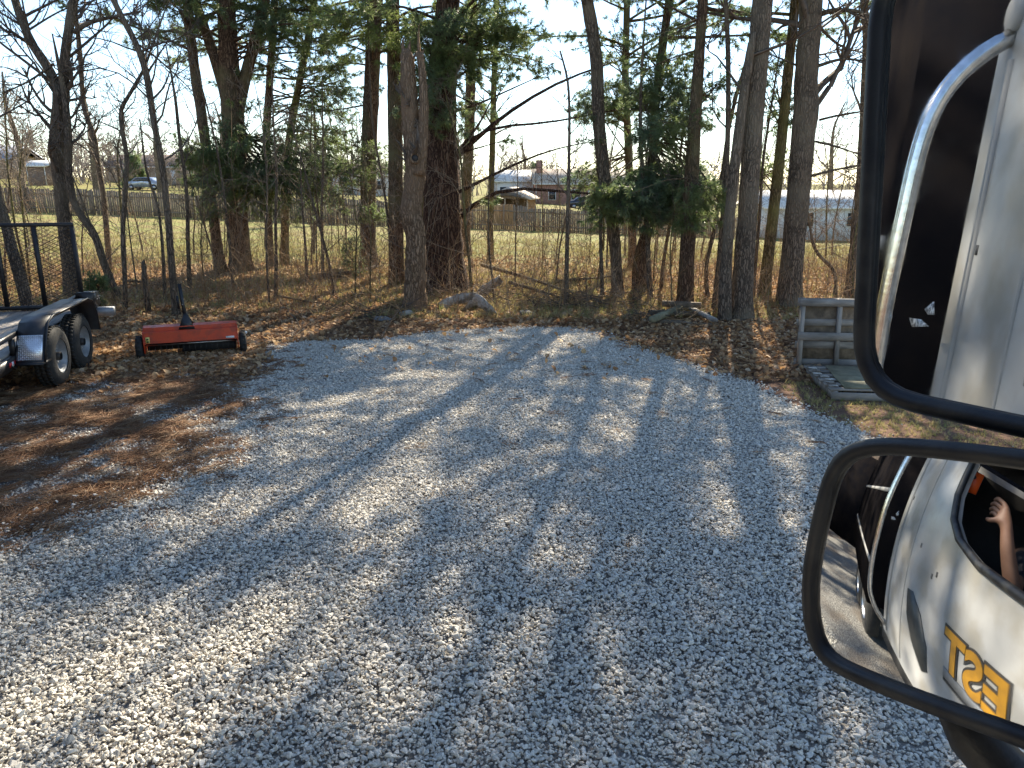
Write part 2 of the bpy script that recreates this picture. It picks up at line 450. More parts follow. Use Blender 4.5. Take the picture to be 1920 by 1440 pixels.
# ground material: dirt / leaf litter near, rough lawn beyond
def ground_mat():
    m = bpy.data.materials.new('ground_soil'); m.use_nodes = True
    n = m.node_tree.nodes; l = m.node_tree.links; b = n['Principled BSDF']
    b.inputs['Roughness'].default_value = .95; b.inputs['Specular IOR Level'].default_value = .1
    tc = n.new('ShaderNodeTexCoord')
    def noise(scale, detail=6, st=None):
        t = n.new('ShaderNodeTexNoise'); t.inputs['Scale'].default_value = scale; t.inputs['Detail'].default_value = detail
        t.inputs['Roughness'].default_value = .65
        src = tc.outputs['Object']
        if st:
            mp = n.new('ShaderNodeMapping'); mp.inputs['Scale'].default_value = st; l.new(src, mp.inputs[0]); src = mp.outputs[0]
        l.new(src, t.inputs['Vector']); return t.outputs['Fac']
    def ramp(f, stops):
        r = n.new('ShaderNodeValToRGB'); e = r.color_ramp.elements
        while len(e) < len(stops): e.new(.5)
        for i, (p, c) in enumerate(stops): e[i].position = p; e[i].color = (*c, 1)
        l.new(f, r.inputs[0]); return r.outputs[0]
    def mixc(f, a, c):
        x = n.new('ShaderNodeMix'); x.data_type = 'RGBA'
        l.new(f, x.inputs[0]); l.new(a, x.inputs[6]); l.new(c, x.inputs[7]); return x.outputs[2]
    sep = n.new('ShaderNodeSeparateXYZ'); l.new(tc.outputs['Object'], sep.inputs[0])
    litter = ramp(noise(9, 8), [(.30, (.09, .055, .034)), (.46, (.22, .14, .08)), (.60, (.37, .25, .14)), (.75, (.50, .37, .23))])
    dirt = ramp(noise(4, 8), [(.3, (.10, .060, .042)), (.55, (.17, .10, .068)), (.72, (.24, .16, .11))])
    lawn = ramp(noise(3.2, 12, (1, .7, 1)), [(.30, (.08, .055, .03)), (.42, (.225, .17, .075)), (.52, (.18, .19, .06)), (.62, (.35, .275, .13)), (.74, (.47, .385, .22))])
    lawn2 = ramp(noise(.3, 9), [(.38, (.14, .20, .045)), (.50, (.24, .25, .075)), (.57, (.25, .17, .09)), (.66, (.34, .26, .13))])
    lw = n.new('ShaderNodeMix'); lw.data_type = 'RGBA'; lw.inputs[0].default_value = .36
    l.new(lawn, lw.inputs[6]); l.new(lawn2, lw.inputs[7])
    # zone masks along Y with a ragged border
    ny = noise(.5, 4); sc = n.new('ShaderNodeMath'); sc.operation = 'MULTIPLY_ADD'; sc.inputs[1].default_value = 9; 
    l.new(ny, sc.inputs[0]); l.new(sep.outputs['Y'], sc.inputs[2])
    def mask(a, c):
        r = n.new('ShaderNodeMapRange'); r.interpolation_type = 'SMOOTHSTEP'
        r.inputs['From Min'].default_value = a; r.inputs['From Max'].default_value = c; l.new(sc.outputs[0], r.inputs['Value']); return r.outputs[0]
    near = mixc(mask(15.5, 18.5), dirt, litter)
    col = mixc(mask(24, 30), near, lw.outputs[2])
    l.new(col, b.inputs['Base Color'])
    bp = n.new('ShaderNodeBump'); bp.inputs['Strength'].default_value = .8; bp.inputs['Distance'].default_value = .05
    l.new(noise(14, 8), bp.inputs['Height']); l.new(bp.outputs[0], b.inputs['Normal'])
    M['ground_soil'] = m
ground_mat()
mat('gravel_fines', (.15, .14, .125), (.34, .325, .295), scale=26, rough=.95, bump=1.0, bscale=45, detail=8, c3=(.20, .17, .14), s3=1.2)
mat('gravel_mixed', (.10, .08, .065), (.25, .225, .195), scale=16, rough=.95, bump=1.0, bscale=40, detail=8, c3=(.15, .088, .055), s3=3.0)

# ------------------------------------------------------------------ ground
def grid_sheet(xs, ys, zf):
    X, Y = np.meshgrid(xs, ys); Z = zf(X, Y)
    V = np.stack([X, Y, Z], -1).reshape(-1, 3); nx, ny = len(xs), len(ys)
    i = np.arange(ny - 1)[:, None] * nx; j = np.arange(nx - 1)[None, :]
    Q = np.stack([i + j, i + j + 1, i + nx + j + 1, i + nx + j], -1).reshape(-1, 4)
    return MB().add(V, Q)
xs = np.concatenate([np.linspace(-600, -90, 10)[:-1], np.linspace(-90, -20, 36)[:-1], np.linspace(-20, 20, 81)[:-1], np.linspace(20, 90, 36)[:-1], np.linspace(90, 600, 10)])
ys = np.concatenate([np.linspace(-200, -20, 8)[:-1], np.linspace(-20, 12, 17)[:-1], np.linspace(12, 30, 46)[:-1], np.linspace(30, 110, 41)[:-1], np.linspace(110, 900, 12)])
g = grid_sheet(xs, ys, terrain).build('ground', M['ground_soil'], smooth=True, kind='structure')

PAD_PX = [(497, 652), (560, 643), (640, 641), (700, 640), (770, 632), (850, 622), (960, 618), (1080, 620), (1130, 630), (1180, 650), (1240, 668), (1300, 690),
          (1400, 722), (1500, 770), (1590, 802), (1700, 850)]
PADW = [gpt(*p)[:2] for p in PAD_PX] + [np.array([7.5, 6.2]), np.array([9, 1.0]), np.array([9, -9]), np.array([-12, -9]), np.array([-12, 3.0]), gpt(0, 1030)[:2] + [-3, .1], gpt(0, 1020)[:2], gpt(110, 1000)[:2], gpt(300, 930)[:2],
        gpt(400, 850)[:2], gpt(432, 775)[:2], gpt(478, 705)[:2]]
PADW = np.array(PADW)
MIXW = np.array([gpt(497, 652)[:2], gpt(478, 705)[:2], gpt(432, 775)[:2], gpt(400, 850)[:2], gpt(300, 930)[:2], gpt(110, 1000)[:2], gpt(0, 1020)[:2], [-12, 3.2], [-12, 8.0], gpt(0, 735)[:2], gpt(110, 735)[:2], gpt(250, 705)[:2], gpt(400, 680)[:2]])
def inpoly(P, poly):
    x, y = P[:, 0], P[:, 1]; c = np.zeros(len(P), bool); n = len(poly); j = n - 1
    for i in range(n):
        xi, yi = poly[i]; xj, yj = poly[j]
        m = ((yi > y) != (yj > y)) & (x < (xj - xi) * (y - yi) / (yj - yi + 1e-12) + xi)
        c ^= m; j = i
    return c
def poly_sheet(name, poly, z, material):
    bm = bmesh.new()
    vs = [bm.verts.new((p[0], p[1], z)) for p in poly]
    f = bm.faces.new(vs)
    bmesh.ops.triangulate(bm, faces=[f]); bmesh.ops.recalc_face_normals(bm, faces=bm.faces)
    for f in bm.faces:
        if f.normal.z < 0: f.normal_flip()
    me = bpy.data.meshes.new(name); bm.to_mesh(me); bm.free(); me.materials.append(material)
    o = bpy.data.objects.new(name, me); COL.objects.link(o); o['kind'] = 'structure'; return o
poly_sheet('gravel_pad', PADW, 0.012, M['gravel_fines'])
poly_sheet('dirt_track', MIXW, 0.006, M['gravel_mixed'])

# ------------------------------------------------------------------ scatter by geometry nodes
def proto_collection(name, meshes):
    c = bpy.data.collections.new(name)
    for i, me in enumerate(meshes):
        o = bpy.data.objects.new(name + '_piece', me); c.objects.link(o)
    return c
def scatter(name, pts, rot, scl, idx, rnd, coll, kind='stuff', cat=None, label=None):
    me = bpy.data.meshes.new(name)
    n = len(pts); me.vertices.add(n); me.vertices.foreach_set('co', np.asarray(pts, np.float32).ravel())
    def attr(nm, ty, a, key):
        t = me.attributes.new(nm, ty, 'POINT'); t.data.foreach_set(key, np.asarray(a).ravel())
    attr('rot', 'FLOAT_VECTOR', np.asarray(rot, np.float32), 'vector')
    attr('scl', 'FLOAT_VECTOR', np.asarray(scl, np.float32), 'vector')
    attr('idx', 'INT', np.asarray(idx, np.int32), 'value')
    attr('rnd', 'FLOAT', np.asarray(rnd, np.float32), 'value')
    o = bpy.data.objects.new(name, me); COL.objects.link(o); o['kind'] = kind
    if label: o['label'] = label
    if cat: o['category'] = cat
    ng = bpy.data.node_groups.new(name + '_scatter', 'GeometryNodeTree')
    ng.interface.new_socket('Geometry', in_out='INPUT', socket_type='NodeSocketGeometry')
    ng.interface.new_socket('Geometry', in_out='OUTPUT', socket_type='NodeSocketGeometry')
    N = ng.nodes; L = ng.links
    gi = N.new('NodeGroupInput'); go = N.new('NodeGroupOutput')
    ci = N.new('GeometryNodeCollectionInfo'); ci.inputs[0].default_value = coll; ci.inputs[1].default_value = True; ci.inputs[2].default_value = True
    ip = N.new('GeometryNodeInstanceOnPoints'); ip.inputs['Pick Instance'].default_value = True
    def na(nm, ty):
        a = N.new('GeometryNodeInputNamedAttribute'); a.data_type = ty; a.inputs[0].default_value = nm; return a.outputs[0]
    L.new(gi.outputs[0], ip.inputs['Points']); L.new(ci.outputs[0], ip.inputs['Instance'])
    L.new(na('idx', 'INT'), ip.inputs['Instance Index'])
    e2r = N.new('FunctionNodeEulerToRotation'); L.new(na('rot', 'FLOAT_VECTOR'), e2r.inputs[0]); L.new(e2r.outputs[0], ip.inputs['Rotation'])
    L.new(na('scl', 'FLOAT_VECTOR'), ip.inputs['Scale'])
    L.new(ip.outputs[0], go.inputs[0])
    md = o.modifiers.new('scatter', 'NODES'); md.node_group = ng
    return o

def stone_mesh(seed, flat=.62):
    r = np.random.default_rng(seed); bm = bmesh.new()
    P = nrm(r.normal(size=(15, 3))) * r.uniform(.78, 1.0, (15, 1)) * np.array([1.0, r.uniform(.62, .9), flat * r.uniform(.75, 1.1)])
    for p in P: bm.verts.new(p)
    res = bmesh.ops.convex_hull(bm, input=bm.verts)
    bmesh.ops.delete(bm, geom=[v for v in bm.verts if not v.link_faces], context='VERTS')
    bmesh.ops.bevel(bm, geom=list(bm.edges), offset=.09, segments=1, affect='EDGES', clamp_overlap=True)
    me = bpy.data.meshes.new('gravel_stone'); bm.to_mesh(me); bm.free()
    me.materials.append(M['gravel_stone']); return me
stones = proto_collection('gravel_kinds', [stone_mesh(100 + i) for i in range(10)])

def vnoise(P, s, seed=0):
    """cheap smooth 2-D noise in 0..1"""
    r = np.random.default_rng(seed); v = np.zeros(len(P))
    for k in range(6):
        a = r.uniform(0, 6.28); f = s * r.uniform(.6, 2.0); ph = r.uniform(0, 6.28)
        v += np.sin((P[:, 0] * math.cos(a) + P[:, 1] * math.sin(a)) * f + ph)
    return .5 + v / 7.0

def make_gravel():
    r = np.random.default_rng(5)
    def layer(n, x0, x1, y0, y1):
        return np.stack([r.uniform(x0, x1, n), r.uniform(y0, y1, n)], -1)
    A = 16.0 * 11.0
    P = layer(int(A * 5200), -8, 8, 1.6, 12.6)
    sg = np.where((P[:, 0] < -1.8) & (P[:, 1] < 10.5), .24, .09)[:, None]
    jit = P + r.normal(0, 1, P.shape) * sg
    inp = inpoly(jit, PADW)
    # keep what the view frustum (with a margin) can see
    vis = np.abs(P[:, 0]) < (P[:, 1] * .74 + 1.6)
    mixz = inpoly(jit + r.normal(0, .12, P.shape), MIXW)
    keepmix = r.uniform(size=len(P)) < np.clip((vnoise(P * [1, 2.4], 4.6, 3) - .36) * 1.3, 0.05, .30)
    k = vis & (inp | (mixz & keepmix))
    P = P[k]; mx = (~inp)[k]
    # stray stones outside the border
    Q = layer(9000, -8, 8, 3, 12.9); d = np.min(np.linalg.norm(Q[:, None, :] - PADW[None, :15, :], axis=2), 1)
    Q = Q[(~inpoly(Q, PADW)) & (r.uniform(size=len(Q)) < .45 * np.exp(-d * 2.2))]
    P = np.vstack([P, Q]); mx = np.concatenate([mx, np.ones(len(Q), bool)])
    n = len(P)
    s = np.clip(r.lognormal(math.log(.0112), .36, n), .006, .028)
    s = np.where(mx, s * .85, s)
    z = .016 + np.clip(r.normal(.003, .007, n), -.005, .018) + s * .25
    z = np.where(mx, s * .35 + .010, z)
    # gentle wheel-rut undulation
    und = (vnoise(P, .9, 8) - .5) * .03
    z = z + np.where(mx, 0, np.clip(und, -.012, .02))
    rot = np.stack([r.normal(0, .42, n), r.normal(0, .42, n), r.uniform(0, 6.28, n)], -1)
    scl = np.stack([s * r.uniform(.85, 1.25, n), s * r.uniform(.85, 1.15, n), s * r.uniform(.8, 1.2, n)], -1)
    rnd = np.clip(r.beta(2.6, 2.6, n) * .86 + .02, 0, 1); rnd = np.where(r.uniform(size=n) < .05, r.uniform(.75, 1, n), rnd)
    scatter('gravel', np.column_stack([P, z]), rot, scl, r.integers(0, 10, n), rnd, stones)
make_gravel()

def leaf_mesh(seed):
    r = np.random.default_rng(seed); b = MB()
    n = 5; L = 1.0
    xs_ = np.linspace(-.5, .5, n); w = np.array([.05, .30, .38, .26, .03]) * r.uniform(.8, 1.2, n)
    z = .16 * np.sin(xs_ * 3 + r.uniform(0, 3)) ; cup = r.uniform(.05, .32)
    V = []
    for i in range(n):
        V += [[xs_[i], -w[i], z[i] + cup * w[i] * 1.2 + r.normal(0, .03)], [xs_[i], 0, z[i]], [xs_[i], w[i], z[i] + cup * w[i] * 1.2 + r.normal(0, .03)]]
    Q = []
    for i in range(n - 1):
        a = i * 3; Q += [[a, a + 3, a + 4, a + 1], [a + 1, a + 4, a + 5, a + 2]]
    b.add(V, Q); me = b.mesh('dead_leaf'); me.materials.append(M['dead_leaf']); return me
leaves = proto_collection('leaf_kinds', [leaf_mesh(50 + i) for i in range(6)])

def make_leaves():
    r = np.random.default_rng(6)
    n = 95000
    y = 9.0 + 17.0 * r.beta(1.25, 1.7, n); x = r.uniform(-1, 1, n) * (y * .74 + 1.5)
    P = np.stack([x, y], -1)
    onpad = inpoly(P + r.normal(0, .12, P.shape), PADW)
    mixz = inpoly(P, MIXW)
    u = r.uniform(size=n); nz_ = vnoise(P, .8, 21)
    keep = np.where(onpad, u < .02, np.where(mixz, u < .55 * nz_, u < np.clip(.25 + 1.1 * nz_, 0, 1)))
    # extra drift of leaves round the implement and the trailer
    P = P[keep]
    m = 7000
    c = gpt(362, 668)[:2]
    D = np.stack([r.normal(c[0], 1.3, m), r.normal(c[1] - .1, .55, m)], -1)
    D = D[~inpoly(D, PADW)]
    P = np.vstack([P, D])
    onp2 = inpoly(P, PADW)
    n = len(P); s = r.uniform(.045, .105, n)
    z = terrain(P[:, 0], P[:, 1]) + .012 + np.abs(r.normal(0, .018, n)) + np.where(onp2, .03, 0)
    rot = np.stack([r.normal(0, .55, n), r.normal(0, .55, n), r.uniform(0, 6.28, n)], -1)
    scl = np.repeat(s[:, None], 3, 1)
    scatter('leaf_litter', np.column_stack([P, z]), rot, scl, r.integers(0, 6, n), r.uniform(size=n), leaves)
make_leaves()

def needle_bunch(seed):
    r = np.random.default_rng(seed); b = MB(); n = 9
    a = r.normal(0, .55, n); c = r.normal(0, .25, (n, 2)); L = r.uniform(.35, .6, n)
    P0 = np.stack([c[:, 0] - np.cos(a) * L, c[:, 1] - np.sin(a) * L, r.uniform(0, .06, n)], -1)
    P1 = np.stack([c[:, 0] + np.cos(a) * L, c[:, 1] + np.sin(a) * L, r.uniform(.0, .14, n)], -1)
    b.prisms(P0, P1, .016, .010); me = b.mesh('dead_needle'); me.materials.append(M['dead_needle']); return me
nbs = proto_collection('needle_kinds', [needle_bunch(70 + i) for i in range(5)])
def make_needles():
    r = np.random.default_rng(9); n = 60000
    P = np.stack([r.uniform(-8.5, -1.2, n), r.uniform(4, 12.5, n)], -1)
    mz = inpoly(P + r.normal(0, .3, P.shape), MIXW)
    k = mz & (r.uniform(size=n) < np.clip((1 - vnoise(P * [1, 2.4], 4.6, 3)) * 1.5 - .5, .08, .45)) & (np.abs(P[:, 0]) < P[:, 1] * .74 + 1)
    P = P[k]
    m = 9000; Q = np.stack([r.uniform(-8, 8, m), r.uniform(9, 14.5, m)], -1); Q = Q[~inpoly(Q, PADW)]
    W = np.stack([r.uniform(-4, 6, 90), r.uniform(6, 12, 90)], -1); W = W[inpoly(W, PADW)]
    zz = np.concatenate([np.full(len(P), .018), np.full(len(Q), .015), np.full(len(W), .045)])
    P = np.vstack([P, Q, W]); n = len(P)
    z = terrain(P[:, 0], P[:, 1]) + zz + r.uniform(0, .015, n)
    s = r.uniform(.10, .17, n)
    rot = np.stack([r.normal(0, .1, n), r.normal(0, .1, n), r.uniform(0, 6.28, n)], -1)
    scatter('pine_straw', np.column_stack([P, z]), rot, np.repeat(s[:, None], 3, 1), r.integers(0, 5, n), r.uniform(size=n), nbs)
make_needles()

def grass_mesh(seed):
    r = np.random.default_rng(seed); b = MB(); V = []; T = []
    for i in range(9):
        a = r.uniform(0, 6.28); o = r.normal(0, .16, 2); L = r.uniform(.5, 1.0); t = r.normal(0, .4, 2); w = .045
        c, s_ = math.cos(a) * w, math.sin(a) * w; k = len(V)
        V += [[o[0] - c, o[1] - s_, 0], [o[0] + c, o[1] + s_, 0], [o[0] + t[0], o[1] + t[1], L]]; T.append([k, k + 1, k + 2])
    b.add(V, None, T); me = b.mesh('dry_grass'); me.materials.append(M['dry_grass']); return me
grs = proto_collection('grass_kinds', [grass_mesh(30 + i) for i in range(5)])
def make_grass():
    r = np.random.default_rng(12); n = 42000
    y = 13.2 + 34 * r.beta(1.0, 2.0, n); x = r.uniform(-1, 1, n) * (y * .74 + 1.5)
    P = np.stack([x, y], -1); k = r.uniform(size=n) < np.clip(vnoise(P, .55, 31) * 1.3 - .1 + smooth(20, 30, y) * .4, .05, 1)
    P = P[k]; n = len(P)
    m = 2600; Q = np.stack([r.uniform(3.2, 6.2, m), r.uniform(6.3, 9.0, m)], -1); Q = Q[~inpoly(Q, PADW)]
    s1 = r.uniform(.06, .20, n); s2 = r.uniform(.03, .07, len(Q))
    P = np.vstack([P, Q]); s = np.concatenate([s1, s2]); n = len(P)
    z = terrain(P[:, 0], P[:, 1])
    rot = np.stack([r.normal(0, .25, n), r.normal(0, .25, n), r.uniform(0, 6.28, n)], -1)
    scatter('rough_grass', np.column_stack([P, z]), rot, np.repeat(s[:, None], 3, 1), r.integers(0, 5, n), r.uniform(size=n), grs)
make_grass()

# ------------------------------------------------------------------ trees
def resample(P, n):
    P = np.asarray(P, float); d = np.concatenate([[0], np.cumsum(np.linalg.norm(np.diff(P, axis=0), axis=1))])
    t = np.linspace(0, d[-1], n)
    # smooth through points with a light Catmull-like filter
    Q = np.stack([np.interp(t, d, P[:, k]) for k in range(3)], -1)
    for _ in range(2):
        Q[1:-1] = .25 * Q[:-2] + .5 * Q[1:-1] + .25 * Q[2:]
    return Q, t / d[-1]

def px_path(pts, Y, rng, wob=.0):
    """pts: (px, py, width px) from base upward -> 3-D polyline and radii standing at distance Y"""
    P = []; W = []
    for i, p in enumerate(pts):
        q = at(p[0], p[1], Y + (wob * rng.normal() if i else 0)); P.append(q)
        W.append(p[2] * .5 * px_m(q[1] * 1.0))
    return np.array(P), np.array(W)

class Tree:
    def __init__(s, seed):
        s.r = np.random.default_rng(seed); s.trunk = MB(); s.limb = MB(); s.S0 = []; s.S1 = []; s.R0 = []; s.R1 = []; s.tp = []; s.td = []
        s.tips = []; s.big = []
    def seg(s, a, b, r0, r1):
        s.S0.append(a); s.S1.append(b); s.R0.append(r0); s.R1.append(r1)
    def stem(s, P, W, H=None, sides=12, flare=True, noise=.03, target=None):
        """trunk through P (world) then on upward to height H"""
        P = [np.asarray(p, float) for p in P]; W = list(W)
        s.base = P[0].copy()
        P[0] = P[0] - np.array([0, 0, .25])
        if H is not None:
            d = nrm(P[-1] - P[max(0, len(P) - 3)]); p = P[-1].copy(); w = W[-1]; step = 1.1
            n = max(1, int((H - p[2]) / step))
            for i in range(n):
                d = nrm(d * .8 + np.array([0, 0, .35]) + s.r.normal(0, .06, 3)); p = p + d * step
                P.append(p.copy()); W.append(max(.012, w * (1 - (i + 1) / n) ** .8))
        n = max(8, int(len(P) * 4))
        Q, t = resample(P, n)
        dd = np.concatenate([[0], np.cumsum(np.linalg.norm(np.diff(np.array(P), axis=0), axis=1))]); w = np.interp(t * dd[-1], dd, W)
        if flare:
            h = Q[:, 2] - Q[0, 2] - .2; w = w * (1 + .34 * np.exp(-np.clip(h, 0, 9) / .22))
        (s.trunk if not s.trunk.n else s.newbig()).tube(Q, w, sides, True, noise=noise, rng=s.r)
        s.path, s.rad = Q, w
        return Q, w
    def limbpath(s, P, r0, r1, sides=6, mbx=None):
        Q, t = resample(P, max(5, len(P) * 3)); b_ = MB(); b_.tube(Q, r0 + (r1 - r0) * t, sides, True); s.big.append(b_); return Q
    # ---- bare twigs
    def twig(s, p, d, L, r, lev, nseg=5, up=.06, kids=4, wander=.16, minr=.0025):
        rr = s.r; P = [p]; n = nseg
        for i in range(n):
            d = nrm(d + rr.normal(0, wander, 3) + np.array([0, 0, up])); q = P[-1] + d * (L / n)
            s.seg(P[-1], q, max(minr, r * (1 - i / n * .75)), max(minr * .8, r * (1 - (i + 1) / n * .75))); P.append(q)
        if lev > 0:
            for k in range(kids):
                f = rr.uniform(.25, .98); i = min(n - 1, int(f * n)); b = P[i] + (P[i + 1] - P[i]) * (f * n - i)
                dd = nrm(P[i + 1] - P[i]); a = nrm(np.cross(dd, rr.normal(size=3))); nd = nrm(dd * rr.uniform(.5, 1.0) + a * rr.uniform(.6, 1.1))
                s.twig(b, nd, L * rr.uniform(.32, .6) * (1.1 - .4 * f), max(minr, r * .5), lev - 1, max(3, nseg - 1), up, kids, wander, minr)
        return P
    def bare_crown(s, z0, nb, L=(1.5, 3.2), lev=2, up=.08, kids=4, Q=None, w=None, spread=.9, minr=.003):
        Q = s.path if Q is None else Q; w = s.rad if w is None else w
        zs = Q[:, 2]; ok = np.where(zs > z0)[0]
        if len(ok) == 0: return
        for k in range(nb):
            i = ok[0] + int((len(ok) - 1) * s.r.uniform() ** .9); p = Q[i]
            a = s.r.uniform(0, 6.28); T = nrm(Q[min(i + 1, len(Q) - 1)] - Q[max(0, i - 1)])
            d = nrm(np.array([math.cos(a), math.sin(a), 0]) * spread + T * s.r.uniform(.3, 1.0))
            f = 1 - .6 * (i - ok[0]) / max(1, len(ok))
            s.twig(p, d, s.r.uniform(*L) * f, max(.006, w[i] * s.r.uniform(.22, .5)), lev, 6, up, kids, minr=minr)
    # ---- pine foliage
    def newbig(s):
        s.big.append(MB()); return s.big[-1]
    def pine_limb(s, P, r0, f0=.35, dens=1.0, side=.55, needle_up=.2, big=False):
        rr = s.r; Q, t = resample(P, 9)
        (s.newbig() if r0 > .0245 and big else s.limb).tube(Q, r0 * (1 - t * .8), 6 if big else 5, False)
        L = np.linalg.norm(np.diff(Q, axis=0), axis=1).sum()
        ns = max(4, int(L * (1 - f0) * 11 * dens))
        for k in range(ns):
            f = f0 + (1 - f0) * rr.uniform(); x = f * 8; i = min(7, int(x)); b = Q[i] + (Q[i + 1] - Q[i]) * (x - i)
            T = nrm(Q[i + 1] - Q[i]); sd = nrm(np.cross(T, [0, 0, 1])) * (1 if k % 2 else -1)
            d = nrm(T * rr.uniform(.4, .9) + sd * rr.uniform(.5, 1) + np.array([0, 0, rr.normal(.05, .22)]))
            l = side * rr.uniform(.45, 1.1) * (1.25 - .7 * f)
            e = b + d * l + np.array([0, 0, -.08 * l]); s.seg(b, e, .006, .003)
            nt = max(3, int(l * 17 * dens))
            for j in range(nt):
                g_ = rr.uniform(.25, 1.0) if j else 1.0
                c = b + (e - b) * g_; td = nrm(d + rr.normal(0, .55, 3) + np.array([0, 0, needle_up]))
                if j: 
                    c2 = c + td * rr.uniform(.04, .14); s.seg(c, c2, .003, .002); c = c2
                s.tp.append(c); s.td.append(td)
        s.tp.append(Q[-1]); s.td.append(nrm(Q[-1] - Q[-2]))
    def sag(s, a, b, up=.25, sag=.15):
        a = np.asarray(a, float); b = np.asarray(b, float); L = np.linalg.norm(b - a)
        t = np.linspace(0, 1, 5)[:, None]; P = a + (b - a) * t
        P[:, 2] += (up * np.sin(t[:, 0] * math.pi) * L * .3) - sag * L * .2 * (t[:, 0] ** 2) * 0
        P[1:-1] += s.r.normal(0, .03 * L, (3, 3))
        return P
    def pine_crown(s, z0, z1, n, L=(1.6, 3.4), dens=1.0, Q=None, fall=.5, az=None, f0=.3):
        Q = s.path if Q is None else Q
        for k in range(n):
            z = z0 + (z1 - z0) * s.r.uniform(); i = int(np.argmin(np.abs(Q[:, 2] - z))); p = Q[i]
            a = s.r.uniform(0, 6.28) if az is None else s.r.normal(az[0], az[1]); f = 1 - fall * (z - z0) / max(.1, z1 - z0)
            l = s.r.uniform(*L) * f; e = p + np.array([math.cos(a) * l, math.sin(a) * l, l * s.r.uniform(-.12, .35)])
            s.pine_limb(s.sag(p, e), .012 + .009 * l, f0, dens)
    def blob(s, anchor, centre, half, n, dens=1.1, f0=.45, r0=None):
        anchor = np.asarray(anchor, float); centre = np.asarray(centre, float); half = np.asarray(half, float)
        for k in range(n):
            while True:
                u = s.r.uniform(-1, 1, 3)
                if u @ u <= 1: break
            e = centre + u * half
            a = anchor + s.r.normal(0, 1, 3) * np.array([.02, .02, .25])
            s.pine_limb(s.sag(a, e, .12), (r0 or .012) + .006 * np.linalg.norm(e - a), f0, dens)
    def foliage(s, nn=15, L=(.08, .15), w=.0068, droop=.25):
        P = np.array(s.tp); D = np.array(s.td); m = len(P)
        if m == 0: return None
        p = np.repeat(P, nn, 0); d = np.repeat(D, nn, 0)
        q = p - d * s.r.uniform(0, .05, (m * nn, 1))
        nd = nrm(d * .75 + s.r.normal(0, .55, (m * nn, 3)))
        ln = s.r.uniform(L[0], L[1], (m * nn, 1))
        side = nrm(np.cross(nd, s.r.normal(size=(m * nn, 3)))) * w
        tip = q + nd * ln; tip[:, 2] -= (ln[:, 0] * droop)
        V = np.stack([q - side, q + side, tip], 1).reshape(-1, 3)
        return MB().add(V, None, np.arange(len(V)).reshape(-1, 3))
    def finish(s, name, label, cat, bark_m, twig_m, needle_m=None, group=None, nn=15, w=.0068, L=(.08, .15), base=None):
        o = np.array(s.base if base is None else base); root = thing(name, label, cat, tuple(o), 0, group)
        s.trunk.build('trunk', M[bark_m], root, smooth=True, origin=o)
        if s.limb.n: s.limb.build('boughs', M[bark_m], root, smooth=True, origin=o, kind='stuff')
        for b_ in s.big: b_.build('limb', M[bark_m], root, smooth=True, origin=o)
        if s.S0:
            MB().prisms(s.S0, s.S1, s.R0, s.R1).build('twigs', M[twig_m], root, smooth=True, origin=o, kind='stuff')
        if s.tp:
            s.foliage(nn, L, w).build('crown', M[needle_m], root, origin=o, kind='stuff')
        return root

def Yof(px, py):
    return float(gpt(px, py)[1])

# list of pines: pixel trace (x, y, width) from the base up
def pine(seed, trace, H, label, crown=(5.5, None, 71), blobs=(), extra=(), bk='bark_pine', nd='needle', dens=1.0, L=(1.6, 3.4), limbs=(), nn=15, Y=None, name='pine_tree', crown_az=None, tw='twig'):
    T = Tree(seed); Y = Y or Yof(trace[0][0], trace[0][1])
    P, W = px_path(trace, Y, T.r, .0)
    P[0][2] = float(terrain(P[0][0], P[0][1]))
    T.stem(P, W, H)
    main, mrad = T.path, T.rad
    for e in extra:                       # extra stems forking off
        P2, W2 = px_path(e['t'], Y + e.get('dy', 0), T.r)
        b = T.base.copy(); T.stem(P2, W2, e.get('H'), flare=False, sides=9)
        T.base = b
        if e.get('crown'): T.pine_crown(*e['crown'], dens=dens, L=L)
        T.path, T.rad = main, mrad
    if crown: T.pine_crown(crown[0], crown[1] or H - .3, crown[2], L, dens, az=crown_az)
    for (ax, ay, cx, cy, hx, hy, dy, n, dn) in blobs:
        a = at(ax, ay, Y); c = at(cx, cy, Y + dy); k = px_m(Y + dy)
        T.blob(a, c, (hx * k * 1.22, max(.6, hx * k * .75), hy * k * 1.18), int(n * 1.7), dn * .88)
    for (pts, r0, f0, dn) in limbs:
        P3 = [at(p[0], p[1], Y + (p[2] if len(p) > 2 else 0)) for p in pts]
        if dn: T.pine_limb(P3, r0, f0, dn, big=True)
        else: T.limbpath(P3, r0, r0 * .3)
    return T.finish(name, label, 'tree', bk, tw, nd, nn=nn)

pine(1, [(452, 508, 40), (447, 430, 36), (440, 300, 36), (436, 200, 40), (428, 100, 33), (424, 0, 30)], 17,
     'tall three-stemmed pine left of centre, low boughs hanging in front of its trunk',
     crown=(5.2, 16.6, 80), extra=[dict(t=[(433, 200, 22), (405, 115, 18), (386, 60, 17), (364, 0, 16)], H=14, crown=(6, 13.5, 20)), dict(t=[(442, 200, 22), (458, 150, 20), (475, 90, 19), (494, 20, 18)], H=14.5, crown=(6, 14, 20))],
     blobs=[(440, 300, 430, 350, 95, 60, -1.2, 22, 1.2), (445, 260, 530, 330, 100, 60, -1.0, 18, 1.1), (440, 330, 380, 300, 60, 45, -.8, 9, 1.0), (448, 280, 470, 230, 70, 40, -.6, 8, 1.0), (440, 60, 500, 60, 70, 50, -.5, 9, 1.0), (430, 30, 320, 25, 60, 25, -.5, 6, 1.1)])
